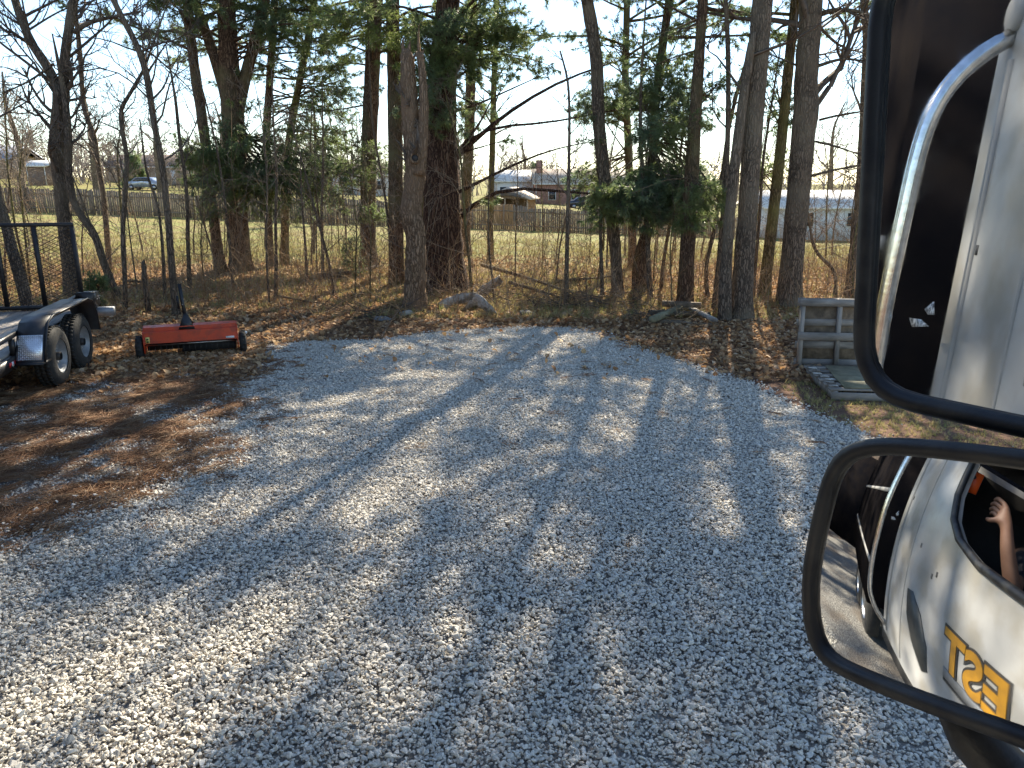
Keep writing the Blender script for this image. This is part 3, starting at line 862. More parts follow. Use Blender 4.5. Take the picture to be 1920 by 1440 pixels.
pine(2, [(414, 508, 21), (402, 420, 19), (390, 300, 18), (380, 230, 18), (362, 110, 17), (350, 0, 16)], 14,
     'slim straight pine trunk leaning left, just left of the three-stemmed pine', crown=(5.5, 13.6, 46))
pine(3, [(507, 500, 15), (503, 420, 14), (499, 250, 13), (508, 120, 13), (515, 0, 12)], 13,
     'thin upright pine right of the three-stemmed pine', crown=(5, 12.8, 40),
     blobs=[(500, 330, 560, 370, 70, 40, -.8, 10, 1.0), (508, 120, 560, 110, 60, 50, -.3, 8, .9), (503, 200, 620, 200, 70, 45, .2, 8, .85)])
pine(4, [(533, 497, 17), (534, 420, 15), (541, 260, 13), (560, 160, 12), (575, 90, 12), (590, 0, 11)], 13,
     'thin pine leaning right, between the three-stemmed pine and the straight dark pine', crown=(5, 12.8, 40), bk='bark_moss',
     blobs=[(560, 160, 650, 150, 60, 55, -.3, 9, .9), (545, 250, 620, 280, 70, 45, -.6, 10, 1.0)])
pine(5, [(690, 502, 31), (690, 420, 28), (691, 300, 28), (697, 150, 27), (704, 0, 26)], 17,
     'straight dark pine standing alone left of the paired trunks', crown=(5.2, 16.5, 71),
     blobs=[(692, 420, 700, 400, 38, 16, -.7, 4, 1.2), (695, 330, 650, 320, 60, 35, -.6, 8, 1.0), (692, 300, 715, 290, 60, 40, -.9, 8, .9)],
     limbs=[([(695, 195), (640, 205, -.3), (575, 212, -.6)], .03, .5, .8), ([(703, 30), (640, 22, -.4), (560, 18, -.8), (450, 12, -1.2)], .06, .15, 1.3), ([(700, 60), (640, 75, -.4), (580, 90, -.8)], .03, .3, 1.0)])
pine(6, [(744, 537, 30), (743, 430, 26), (741, 250, 26), (738, 100, 24), (735, 0, 23)], 16,
     'brown pine trunk half hidden behind the grey dead trunk', crown=(5.0, 15.6, 62),
     blobs=[(740, 120, 760, 110, 40, 70, -.8, 9, 1.0), (738, 40, 640, 60, 60, 40, -.5, 8, 1.0)], nd='needle_fresh')
# the big pine
pine(7, [(836, 548, 84), (833, 480, 74), (829, 400, 68), (827, 300, 62), (826, 200, 55), (832, 100, 45), (841, 0, 38)], 20,
     'biggest pine in the middle, thick red-brown furrowed trunk with long bare limbs', crown=(5.4, 19, 93), bk='bark_big_pine',
     blobs=[(828, 150, 815, 150, 48, 90, -.8, 14, 1.0), (832, 100, 950, 90, 85, 60, -.3, 18, 1.15), (830, 180, 890, 200, 45, 45, .1, 6, .75), (826, 210, 800, 60, 60, 50, -.6, 8, 1.0), (836, 60, 900, 30, 70, 35, -.4, 9, 1.0)],
     limbs=[([(852, 300), (905, 245, -.2), (960, 205, -.3), (1030, 160, -.4), (1085, 137, -.4), (1180, 108, -.3)], .055, .72, .9),
            ([(852, 292), (880, 258, -.1), (900, 232, -.2), (925, 180, -.3)], .045, .6, .8),
            ([(880, 262, -.2), (915, 228, -.3), (960, 238, -.5), (1010, 234, -.5), (1065, 224, -.6), (1160, 205, -.6), (1230, 190, -.6)], .035, .55, 1.2),
            ([(850, 365), (925, 328, -.4), (990, 295, -.6), (1050, 275, -.7), (1120, 264, -.8)], .04, .75, .6),
            ([(855, 415), (895, 372, -.4), (932, 340, -.7), (975, 350, -.9), (1060, 362, -1.1), (1170, 367, -1.3), (1290, 372, -1.5)], .05, .62, 1.1),
            ([(855, 395), (890, 390, -.3), (915, 378, -.5)], .02, .9, .3),
            ([(852, 150), (880, 128, -.2), (915, 112, -.3)], .03, .5, .7),
            ([(856, 290), (880, 282, -.2), (950, 262, -.4)], .025, .8, .4),
            ([(850, 210), (900, 195, -.2), (940, 175, -.3), (1030, 135, -.4)], .03, .8, .5)])
pine(8, [(873, 480, 20), (872, 420, 18), (876, 330, 18), (880, 250, 18), (884, 100, 16), (886, 0, 15)], 12,
     'slim brown trunk just right of the biggest pine', crown=(6.5, 11.6, 18), dens=.8)
pine(9, [(1186, 505, 17), (1186, 440, 15), (1180, 330, 14), (1178, 270, 13), (1172, 150, 12), (1176, 0, 11)], 19,
     'slim pine trunk behind the curved stems right of centre', crown=(5, 18.5, 64),
     blobs=[(1176, 220, 1140, 190, 60, 40, -1.0, 16, 1.2), (1178, 290, 1105, 345, 55, 25, -.5, 6, .9), (1172, 120, 1150, 90, 60, 45, -.2, 8, .8)])
pine(10, [(1205, 548, 28), (1196, 500, 26), (1207, 455, 24), (1217, 430, 18), (1222, 330, 16), (1228, 200, 15), (1246, 60, 14), (1255, 0, 14)], 20,
     'pine with a curved foot, low dark boughs hanging beside it', crown=(5, 19.5, 74),
     blobs=[(1220, 320, 1180, 390, 70, 38, -1.2, 18, 1.25), (1220, 300, 1260, 385, 65, 42, -1.2, 18, 1.25), (1225, 240, 1250, 190, 70, 50, -.8, 18, 1.15), (1230, 150, 1230, 90, 70, 50, -.4, 9, .85), (1226, 260, 1300, 350, 40, 35, -.8, 6, 1.0)],
     limbs=[([(1222, 330), (1190, 345, -.4), (1130, 360, -.8)], .02, .4, .9)])
pine(11, [(1284, 580, 31), (1287, 500, 28), (1292, 420, 27), (1298, 310, 25), (1305, 195, 21), (1312, 90, 18), (1318, 0, 17)], 20,
     'dark upright pine left of the split double trunk', crown=(5, 19.5, 84), bk='bark_pine',
     blobs=[(1296, 350, 1310, 390, 38, 35, -.5, 8, 1.0), (1300, 280, 1250, 240, 55, 30, -.3, 8, 1.0), (1306, 180, 1340, 170, 40, 40, .3, 6, .75)],
     limbs=[([(1298, 245), (1265, 250, -.2), (1225, 275, -.4)], .02, .9, .3), ([(1310, 35), (1275, 50, -.2), (1215, 72, -.4)], .02, .6, .7), ([(1305, 95), (1260, 108, -.2), (1190, 140, -.3)], .02, .6, .8),
            ([(1296, 335), (1250, 335, -.3), (1180, 365, -.6)], .02, .5, .6)])
pine(12, [(1432, 558, 22), (1438, 500, 21), (1450, 400, 20), (1464, 278, 19), (1478, 130, 17), (1492, 0, 16)], 19,
     'mossy green-brown pine between the double trunk and the thick right trunk', crown=(5.2, 18.5, 64), bk='bark_moss',
     blobs=[(1468, 230, 1445, 200, 35, 45, .2, 7, .85), (1470, 200, 1440, 140, 30, 30, .2, 4, .8), (1455, 330, 1425, 320, 35, 30, .2, 5, .8)])

# grey dead trunk with a burl and a snapped twin top
def dead_trunk():
    T = Tree(40); Y = Yof(775, 582)
    P, W = px_path([(777, 582, 44), (778, 540, 38), (781, 480, 36), (779, 430, 37), (769, 395, 38), (776, 350, 34), (781, 295, 40), (772, 260, 31), (768, 200, 30), (765, 140, 26), (763, 104, 22), (762, 92, 13)], Y, T.r)
    P[0][2] = float(terrain(P[0][0], P[0][1]))
    T.stem(P, W, None, sides=16, noise=.06)
    b = T.base.copy(); main, mr = T.path, T.rad
    P2, W2 = px_path([(784, 300, 24), (793, 262, 19), (795, 200, 17), (793, 150, 14), (789, 112, 13), (786, 98, 12)], Y - .12, T.r)
    T.stem(P2, W2, None, sides=10, flare=False, noise=.05); T.base = b; T.path, T.rad = main, mr
    for sp in ([(786, 100), (784, 70), (786, 44)], [(790, 102), (796, 92)]):
        T.limbpath([at(x, y, Y - .12) for x, y in sp], .035, .004, 5)
    c = at(778, 296, Y - .26)
    T.twig(at(768, 470, Y), np.array([-.8, -.2, .3]), .9, .012, 1)
    for sp in ([(758, 100), (754, 82), (757, 70)], [(766, 98), (769, 76)]):
        T.limbpath([at(x, y, Y) for x, y in sp], .05, .006, 5)
    T.bare_crown(2.2, 12, (.3, .9), 1, kids=2)
    root = T.finish('dead_tree', 'grey twisted dead trunk with a dark round knot and snapped top', 'tree', 'bark_grey', 'twig')
    n = -nrm(c - CAM) * np.array([1, 1, .2]); n = nrm(n)
    k = MB().lathe([(-.06, .10), (.0, .105), (.03, .09), (.035, .068), (.012, .055), (.006, .0005)], c, n, 18)
    k.build('knot', M['bark_grey'], root, smooth=True, origin=b)
    MB().lathe([(.0, .06), (.016, .056), (.018, .0005)], c, n, 14).build('knot_hollow', M['dark_print'], root, smooth=True, origin=b)
dead_trunk()

# broad-leaved bare trees ------------------------------------------------
def bare(seed, trace, H, label, nb=14, lev=2, z0=3.0, L=(1.2, 2.6), bk='bark_oak', tw='twig', extra=(), limbs=(), Y=None, kids=4, name='bare_tree', sides=10, noise=.03, cat='tree', group=None, minr=.003, wob=.0):
    T = Tree(seed); Y = Y or Yof(trace[0][0], trace[0][1])
    P, W = px_path(trace, Y, T.r, wob); P[0][2] = float(terrain(P[0][0], P[0][1]))
    T.stem(P, W, H, sides=sides, noise=noise)
    b = T.base.copy()
    T.bare_crown(z0, nb, L, lev, kids=kids, minr=minr)
    for e in extra:
        P2, W2 = px_path(e['t'], Y + e.get('dy', 0), T.r)
        T.stem(P2, W2, e.get('H'), flare=False, sides=8, noise=noise)
        T.bare_crown(e.get('z0', z0), e.get('nb', 8), L, lev, kids=kids, minr=minr)
    for (pts, r0, lv) in limbs:
        P3 = [at(p[0], p[1], Y + (p[2] if len(p) > 2 else 0)) for p in pts]
        Q = T.limbpath(P3, r0, r0 * .35)
        for k in range(11):
            i = T.r.integers(2, len(Q) - 1); d = nrm(Q[i] - Q[i - 1])
            T.twig(Q[i], nrm(d + T.r.normal(0, .6, 3)), T.r.uniform(.4, 1.0), r0 * .35, lv, 4, kids=3)
    T.base = b
    return T.finish(name, label, cat, bk, tw, group=group)

bare(61, [(136, 556, 28), (127, 470, 26), (118, 383, 25), (106, 270, 27), (112, 200, 24), (114, 160, 24)], None,
     'forked bare tree at the far left behind the trailer gate', nb=6, z0=2.0, bk='bark_oak',
     extra=[dict(t=[(112, 165, 18), (92, 125, 17), (69, 100, 15), (46, 55, 14), (28, 0, 13)], H=11, nb=24, z0=2.6), dict(t=[(114, 165, 19), (120, 120, 17), (125, 80, 16), (133, 28, 15), (139, 0, 15)], H=12, nb=24, z0=2.6)],
     limbs=[([(140, 60), (165, 42, -.3), (200, 34, -.5), (262, 22, -.8)], .05, 1), ([(100, 120), (60, 150, -.3), (0, 178, -.6)], .03, 1), ([(60, 85), (25, 62, -.3), (0, 40, -.5)], .04, 1), ([(45, 62), (95, 30, .4), (130, 12, .5), (180, 0, .6)], .025, 1)])
bare(62, [(228, 560, 13), (205, 520, 13), (192, 488, 13), (180, 440, 13), (139, 389, 12), (128, 330, 13), (128, 250, 13), (122, 180, 10)], 6,
     'crooked dark stem bowing left into the forked tree', nb=8, z0=2.4, L=(.8, 1.6))
bare(63, [(205, 508, 10), (200, 430, 10), (194, 361, 9), (183, 305, 9), (178, 255, 9), (158, 211, 8), (155, 180, 8), (150, 97, 8), (142, 28, 7), (140, 0, 7)], 8,
     'slender kinked stem right of the forked tree', nb=26, z0=2.2, L=(.9, 2.0))
bare(64, [(233, 580, 8), (233, 489, 8), (230, 433, 8), (236, 347, 8), (239, 292, 8), (228, 244, 7), (224, 203, 7), (242, 180, 6), (258, 150, 6), (268, 136, 5)], 5.5,
     'thin wavy sapling between the kinked stem and the leaning stem', nb=18, z0=1.5, L=(.7, 1.5))
bare(65, [(330, 592, 13), (322, 500, 12), (315, 400, 12), (305, 310, 11), (290, 240, 11), (276, 140, 11), (261, 90, 10), (238, 50, 10), (212, 0, 9)], 10,
     'tall dark stem leaning left behind the red implement', nb=32, z0=2.0, L=(1.0, 2.4), limbs=[([(276, 138), (300, 100, .2), (318, 70, .3)], .02, 1), ([(262, 85), (290, 105, .2), (340, 150, .4), (360, 170, .5)], .02, 1)])
bare(66, [(355, 545, 8), (352, 450, 7), (352, 380, 7), (347, 330, 6), (335, 250, 6), (330, 190, 5)], 5,
     'thin straight sapling behind the black mast of the red implement', nb=10, z0=1.2, L=(.6, 1.4), tw='twig')
bare(67, [(308, 560, 6), (306, 480, 6), (303, 440, 5), (296, 380, 4), (275, 330, 4)], 4, 'forked whip stem left of the tall leaning stem', nb=6, z0=1.0, L=(.5, 1.2))
bare(68, [(60, 600, 24), (45, 540, 22), (25, 480, 20), (12, 420, 18), (-4, 370, 15)], 6, 'leaning trunk seen through the mesh of the trailer gate', nb=6, z0=2.2, L=(.8, 1.8), Y=11.9)
bare(69, [(1160, 556, 22), (1156, 500, 21), (1152, 440, 22), (1132, 330, 23), (1122, 222, 22), (1119, 111, 22), (1108, 40, 22), (1100, 0, 20)], 9,
     'bowed broad-leaved trunk leaning left right of centre', nb=18, z0=4.4, L=(1.2, 2.6))
bare(70, [(920, 492, 13), (919, 420, 12), (922, 320, 11), (924, 250, 11), (926, 150, 10), (930, 60, 9), (932, 0, 9)], 9,
     'slender pale straight trunk behind the long limbs of the biggest pine', nb=14, z0=3.4, L=(.8, 1.8), bk='bark_moss')
bare(71, [(1061, 578, 9), (1063, 480, 8), (1065, 380, 7), (1067, 300, 6), (1068, 220, 5), (1066, 150, 4), (1050, 95, 3)], None,
     'very straight thin sapling at the middle of the far gravel edge', nb=16, z0=1.0, L=(.5, 1.3), kids=3)
bare(72, [(1390, 600, 44), (1391, 540, 38), (1396, 470, 36), (1402, 400, 34), (1409, 280, 34), (1419, 150, 34), (1430, 0, 34)], 15,
     'tall double trunk with a long split, right of centre', nb=20, z0=4.8, L=(1.4, 3), bk='bark_oak', sides=14, noise=.035,
     extra=[dict(t=[(1360, 598, 30), (1360, 520, 22), (1368, 400, 19), (1379, 300, 19), (1394, 180, 17), (1408, 85, 14), (1414, 60, 7)], dy=-.18, nb=3, z0=3.6)])
bare(73, [(1481, 575, 46), (1484, 500, 40), (1492, 420, 40), (1500, 330, 40), (1506, 250, 40), (1514, 205, 43), (1510, 150, 38), (1517, 80, 38), (1522, 0, 38)], 15,
     'thick straight trunk wrapped in vines left of the wooden pallet', nb=22, z0=3.2, L=(1.4, 3.2), sides=14, noise=.035,
     limbs=[([(1530, 30), (1560, 18, -.2), (1610, 20, -.4), (1650, 40, -.6)], .05, 2), ([(1536, 225), (1575, 215, -.2), (1640, 205, -.5)], .025, 2), ([(1530, 125), (1580, 108, -.2), (1640, 118, -.4)], .035, 2),
            ([(1528, 265), (1570, 275, -.2), (1640, 300, -.4)], .025, 2), ([(1520, 330), (1565, 318, -.2), (1640, 305, -.4)], .03, 2), ([(1536, 50), (1570, 85, .3), (1620, 100, .5)], .03, 2), ([(1510, 130), (1470, 112, .3), (1440, 100, .5)], .025, 1)])
bare(74, [(1338, 582, 10), (1345, 520, 9), (1352, 450, 9), (1362, 330, 9), (1364, 278, 9), (1366, 150, 8), (1364, 55, 8), (1360, 0, 7)], 9,
     'thin pole-like trunk between the dark pine and the double trunk', nb=14, z0=3.0, L=(.8, 1.8))
bare(75, [(1330, 560, 8), (1322, 500, 7), (1338, 440, 7), (1352, 350, 8), (1366, 240, 7), (1385, 160, 6), (1398, 120, 5)], 5.2,
     'thin stem slanting right against the double trunk', nb=8, z0=2, L=(.6, 1.3))
bare(76, [(1592, 562, 17), (1596, 500, 15), (1606, 420, 14), (1616, 300, 13), (1622, 150, 13), (1626, 60, 12), (1618, 0, 12)], 11,
     'trunk rising behind the pallet beside the black mirror', nb=12, z0=3, L=(1, 2.2))
bare(77, [(1566, 560, 7), (1568, 520, 6), (1560, 500, 6), (1535, 480, 6), (1522, 455, 5), (1520, 430, 4)], 3, 'small hooked sapling behind the wooden pallet', nb=6, z0=.9, L=(.5, 1.1))
bare(78, [(1131, 560, 7), (1128, 500, 7), (1125, 430, 6), (1128, 380, 6)], 6, 'thin stem standing left of the bowed trunk', nb=6, z0=2, L=(.5, 1.2))
bare(79, [(1222, 565, 10), (1216, 500, 9), (1214, 440, 9), (1208, 360, 8), (1200, 260, 7)], 7, 'upright thin stem beside the curved-foot pine', nb=8, z0=2, L=(.6, 1.3))
bare(80, [(1238, 545, 7), (1245, 480, 6), (1256, 420, 6), (1270, 330, 5), (1280, 260, 4)], 5, 'thin stem slanting right behind the dark pine', nb=6, z0=1.6, L=(.5, 1.2))
bare(81, [(1412, 560, 6), (1418, 480, 6), (1425, 400, 5), (1430, 300, 5), (1446, 200, 4)], 5, 'thin stem right behind the double trunk', nb=8, z0=1.6, L=(.6, 1.2))
bare(82, [(585, 480, 7), (590, 420, 6), (588, 360, 6), (592, 250, 5)], 6, 'thin stem left of the straight dark pine', nb=6, z0=2, L=(.6, 1.2))
bare(83, [(604, 520, 6), (605, 450, 5), (602, 400, 5), (606, 330, 4)], 5, 'thin sapling in front of the thin leaning pine', nb=6, z0=1.2, L=(.5, 1.1))
bare(84, [(575, 535, 5), (574, 480, 5), (570, 430, 4), (566, 380, 3)], 4, 'small whip left of the thin sapling in the dry grass', nb=6, z0=.8, L=(.4, .9))
bare(85, [(515, 560, 7), (518, 480, 6), (516, 400, 5), (520, 350, 5)], 5, 'thin stem in front of the thin upright pine', nb=8, z0=1, L=(.5, 1.2), tw='twig_pale')

bare(90, [(1795, 565, 30), (1800, 480, 26), (1812, 350, 24), (1830, 200, 22), (1845, 0, 20)], 13, 'bare trunk standing right of the pallets, behind the mirrors', nb=16, z0=3, L=(1, 2.4), kids=3)
bare(91, [(1890, 545, 18), (1886, 480, 16), (1905, 350, 15), (1915, 200, 13), (1935, 0, 12)], 10, 'slim bare trunk farthest right, behind the mirrors', nb=14, z0=2.5, L=(1, 2), kids=3)
pine(92, [(1700, 520, 26), (1706, 420, 23), (1722, 250, 21), (1745, 0, 19)], 15, 'pine standing behind the tall flat mirror', crown=(5.5, 14.5, 30), bk='bark_moss')

# a few broken stumps, posts and fallen branches
def post():
    b = gpt(279, 588); root = thing('broken_post', 'short broken brown post standing left of the tall leaning stem', 'post', tuple(b))
    top = at(268, 490, b[1]) - b
    MB().tube(np.array([[0, 0, -.1], top * .35, top * .7, top * .95, top * 1.03 + [.02, 0, 0]]), [.055, .05, .046, .042, .012], 8, True, noise=.08, rng=RNG).build('post_shaft', M['bark_oak'], root, smooth=False)
post()
def fallen(label, pts, r0, bk='bark_oak', seed=1, tw=True, name='fallen_branch'):
    T = Tree(seed); P = []
    for (x, y, dz) in pts:
        q = gpt(x, y); q[2] += dz; P.append(q)
    b = P[0].copy(); Q, t = resample(P, 14); T.trunk.tube(Q, r0 * (1 - .7 * t), 7, True, noise=.06, rng=T.r)
    if tw:
        for k in range(7):
            i = T.r.integers(2, 13); T.twig(Q[i], nrm(nrm(Q[i] - Q[i - 1]) + T.r.normal(0, .5, 3) + [0, 0, .25]), T.r.uniform(.3, .8), r0 * .3, 1, 3, kids=2, up=0)
    T.base = b
    root = thing(name, label, 'branch', tuple(b)); T.trunk.build('stem', M[bk], root, smooth=True, origin=b)
    if T.S0: MB().prisms(T.S0, T.S1, T.R0, T.R1).build('twigs', M['twig'], root, origin=b, kind='stuff')
fallen('long dark fallen branch right of the biggest pine', [(905, 525, .35), (990, 540, .22), (1060, 556, .12), (1120, 568, .05)], .05, seed=201)
fallen('shorter dark fallen branch under the long one right of the biggest pine', [(955, 545, .18), (1010, 556, .12), (1060, 566, .05)], .04, seed=202)
fallen('fallen branch lying across the grass by the bowed trunk', [(1040, 535, .08), (1090, 532, .10), (1150, 528, .12)], .045, seed=203)
fallen('pale fallen branch lying in leaves left of the dead trunk', [(520, 560, .06), (570, 572, .08), (630, 578, .06)], .028, 'bark_grey', 204)
fallen('pale forked stick beside the pale rock', [(715, 640, .05), (730, 618, .10), (758, 590, .20), (770, 582, .3)], .025, 'bark_grey', 205, False)
fallen('dark log lying left of the straight dark pine', [(600, 525, .08), (660, 520, .10), (720, 505, .12)], .07, seed=206, name='fallen_log')
fallen('thin branch along the gravel edge beside the red implement', [(500, 650, .04), (545, 640, .05), (570, 625, .06)], .022, seed=207)
fallen('curved stick in leaves between the red implement and the gravel', [(540, 590, .06), (556, 605, .06), (566, 628, .05)], .018, seed=208, tw=False)
fallen('pale weathered branch behind the broken post', [(243, 548, .25), (262, 546, .22), (300, 548, .15)], .035, 'bark_grey', 209, False)

def rock(label, px, py, size, m, seed, flat=.5, name='rock'):
    b = gpt(px, py); r = np.random.default_rng(seed); bm = bmesh.new(); bmesh.ops.create_icosphere(bm, subdivisions=3, radius=1)
    dirs = nrm(r.normal(size=(9, 3))); off = r.uniform(.55, .9, 9)
    for v in bm.verts:
        p = np.array(v.co)
        for d, o in zip(dirs, off):
            k = p @ d
            if k > o: p = p - d * (k - o)
        p += r.normal(0, .012, 3); v.co = Vector(p * np.array([size, size * .7, size * flat]))
    me = bpy.data.meshes.new(name); bm.to_mesh(me); bm.free(); me.materials.append(m)
    o = bpy.data.objects.new(name, me); COL.objects.link(o); o.location = b + np.array([0, 0, size * flat * .45]); o.rotation_euler = (0, 0, r.uniform(0, 6))
    tag(o, label, 'rock'); return o
rock('pale angular rock at the foot of the grey dead trunk', 762, 594, .17, M['stone_pale'], 1)
rock('flat grey stone slab left of the pale rock', 718, 602, .22, M['stone_grey'], 2, .28)
rock('small grey stone in the shade right of the pale debris', 985, 592, .14, M['stone_grey'], 3, .5)

def slab(label, px, py, L, W, th, rot, seed, dz):
    r = np.random.default_rng(seed); b = gpt(px, py); n = 7
    xs_ = np.linspace(-L / 2, L / 2, n); up_ = W / 2 * r.uniform(.55, 1.1, n); lo = -W / 2 * r.uniform(.55, 1.1, n); up_[0] *= .5; lo[-1] *= .4
    bow = .10 * L * (1 - (2 * xs_ / L) ** 2)
    V = []
    for k in range(n):
        for (y, z) in ((lo[k], -.25 * W), (lo[k] * .5, .02), (0, .09 * 1), (up_[k] * .5, .03), (up_[k], -.22 * W)):
            V.append([xs_[k] + r.normal(0, .012), y, z + bow[k] + r.normal(0, .012)])
    V = np.array(V); V2 = V - [0, 0, th]; Q = []
    for k in range(n - 1):
        for c in range(4):
            a = k * 5 + c; Q += [[a, a + 5, a + 6, a + 1], [n * 5 + a, n * 5 + a + 1, n * 5 + a + 6, n * 5 + a + 5]]
        a = k * 5; e = n * 5; Q += [[a, e + a, e + a + 5, a + 5], [a + 4, a + 9, e + a + 9, e + a + 4]]
    for c in range(4): Q += [[c, c + 1, n * 5 + c + 1, n * 5 + c], [(n - 1) * 5 + c, n * 5 + (n - 1) * 5 + c, n * 5 + (n - 1) * 5 + c + 1, (n - 1) * 5 + c + 1]]
    o = MB().add(np.vstack([V, V2]), Q).build('driftwood', M['bleached'], None); o.location = b + np.array([0, 0, dz]); o.rotation_euler = rot; tag(o, label, 'wood')
slab('pale bleached wood slab lying left in the debris right of the biggest pine', 858, 580, .75, .22, .03, (R_(35), R_(-14), R_(12)), 3, .16)
slab('pale wood slab tipped up at the right of the debris', 918, 560, .60, .24, .03, (R_(48), R_(-32), R_(8)), 4, .26)
slab('pale ragged wood slab sloping down toward the gravel', 912, 590, .55, .20, .03, (R_(30), R_(38), R_(-30)), 5, .15)
slab('small grey wood slab in the middle of the pale debris', 888, 583, .42, .18, .03, (R_(50), R_(12), R_(50)), 6, .12)

# scrub: dry stems that nobody could count
def brush():
    r = np.random.default_rng(77); T = Tree(78); T2 = Tree(79); T3 = Tree(80)
    for k in range(3500):
        y = 12.9 + 10.5 * r.beta(1.3, 1.8); x = r.uniform(-1, 1) * (y * .72 + .8)
        if r.uniform() > .35 + .9 * vnoise(np.array([[x, y]]), .9, 41)[0]: continue
        if inpoly(np.array([[x, y + .25]]), PADW)[0]: continue
        if -6.4 < x < -3.0 and y < 13.2: continue
        z = float(terrain(x, y)); TT = (T, T2, T3)[int(r.integers(0, 3))]
        h = r.uniform(.35, 1.5) * (1.25 if y > 15 else .8)
        if r.uniform() < .12 and y > 14: h *= 2.0
        TT.twig(np.array([x, y, z - .03]), nrm(np.array([r.normal(0, .3), r.normal(0, .3), 1])), h, r.uniform(.003, .008), 1, 4, .02, 4, .14, .0022)
    for TT, m, nm in ((T, 'twig_dry', 'dry_brush'), (T2, 'twig_rust', 'bare_brush'), (T3, 'twig_pale', 'pale_brush')):
        MB().prisms(TT.S0, TT.S1, TT.R0, TT.R1).build(nm, M[m], None, kind='stuff')
brush()
LMK = [(30, 'leaning trunk behind the gate'), (125, 'forked tree'), (200, 'kinked stem'), (318, 'tall leaning stem'), (450, 'three-stemmed pine'), (535, 'thin right-leaning pine'), (690, 'straight dark pine'), (778, 'grey dead trunk'), (832, 'biggest pine'), (920, 'slender pale trunk'), (1063, 'very straight sapling'), (1155, 'bowed trunk'), (1200, 'curved-foot pine'), (1288, 'dark upright pine'), (1395, 'split double trunk'), (1440, 'mossy pine'), (1485, 'thick vine-wrapped trunk'), (1570, 'wooden pallet')]
def saplings():
    protos = []
    for k in range(6):
        T = Tree(600 + k); h = T.r.uniform(3.2, 6.5); p = np.zeros(3); P = [p]; d = np.array([0, 0, 1.0])
        for i in range(6):
            d = nrm(d + T.r.normal(0, .10, 3) + [0, 0, .1]); P.append(P[-1] + d * h / 6)
        r0 = T.r.uniform(.018, .035); T.stem(P, [r0 * (1 - .13 * i) for i in range(7)], None, sides=6, flare=False)
        T.bare_crown(.7, 23, (.5, 1.6), 2, .07, 3, minr=.0034)
        m1 = T.trunk.mesh('trunk', True); m1.materials.append(M['bark_oak' if k % 2 else 'bark_moss'])
        m2 = MB().prisms(T.S0, T.S1, T.R0, T.R1).mesh('twigs'); m2.materials.append(M['twig' if k % 3 else 'twig_pale']); protos.append((m1, m2))
    r = np.random.default_rng(66); n = 0; LABS = set()
    while n < 84:
        y = r.uniform(14.2, 30); x = r.uniform(-.70, .48) * y
        u = x / y * FPX / 1.03 + 960
        if inpoly(np.array([[x, y - .4]]), PADW)[0] or (y < 15 and x < -2.4): continue
        near = min(LMK, key=lambda q: abs(q[0] - u)); side_ = 'left' if u < near[0] else 'right'
        lab = '%s leafless sapling %s, %s of the %s' % (('slim', 'bushy', 'straggly', 'thin', 'bent', 'spindly')[n % 6], 'by the gravel edge' if y < 17 else ('out toward the lawn' if y > 23 else 'deep in the scrub'), side_, near[1])
        if lab in LABS: continue
        LABS.add(lab)
        root = thing('sapling', lab, 'sapling', (x, y, float(terrain(x, y)) - .05), r.uniform(0, 6.28), 'leafless saplings in the scrub')
        m1, m2 = protos[n % 6]; sc = r.uniform(.75, 1.2); root.scale = (sc, sc, sc)
        a = data_obj('trunk', m1, None, root); b = data_obj('twigs', m2, None, root); b['kind'] = 'stuff'
        n += 1
saplings()
def brush_heap():
    r = np.random.default_rng(55); T = Tree(56); T2 = Tree(57)
    for (px, py, w, hgt, n) in ((875, 572, .9, .28, 75), (1060, 585, 1.5, .25, 110), (1250, 608, .9, .2, 50), (690, 600, .8, .18, 45), (1150, 575, 1.0, .25, 60)):
        c = gpt(px, py)
        for k in range(n):
            x, y = c[0] + r.normal(0, w * .5), c[1] + abs(r.normal(0, .35)); z = float(terrain(x, y)) + abs(r.normal(0, hgt * .5))
            a = r.uniform(0, 6.28); (T if k % 3 else T2).twig(np.array([x, y, z]), np.array([math.cos(a), math.sin(a) * .6, r.normal(.1, .25)]), r.uniform(.3, 1.1), r.uniform(.004, .012), 1, 4, 0, 2, .12, .0025)
    MB().prisms(T.S0, T.S1, T.R0, T.R1).build('brush_heap', M['twig'], None, kind='stuff'); MB().prisms(T2.S0, T2.S1, T2.R0, T2.R1).build('pale_brush_heap', M['twig_dry'], None, kind='stuff')
brush_heap()
def low_evergreen(px, py, h, label, seed):
    T = Tree(seed); b = gpt(px, py); T.base = b
    for k in range(26):
        a = T.r.uniform(0, 6.28); z = h * T.r.uniform(.05, .9); l = h * .35 * (1 - z / h * .7)
        p = b + [0, 0, z]; T.pine_limb(T.sag(p, p + np.array([math.cos(a) * l, math.sin(a) * l, .12])), .006, .2, 1.6, .18)
    T.trunk.tube([b - [0, 0, .1], b + [0, 0, h * .5], b + [0, 0, h]], [.015, .01, .004], 6)
    T.finish('evergreen_shrub', label, 'shrub', 'bark_pine', 'twig', 'needle', nn=9, L=(.05, .09))
low_evergreen(663, 520, .95, 'little upright evergreen left of the straight dark pine', 301)
low_evergreen(190, 590, .62, 'low dark evergreen bush behind the trailer corner', 302)

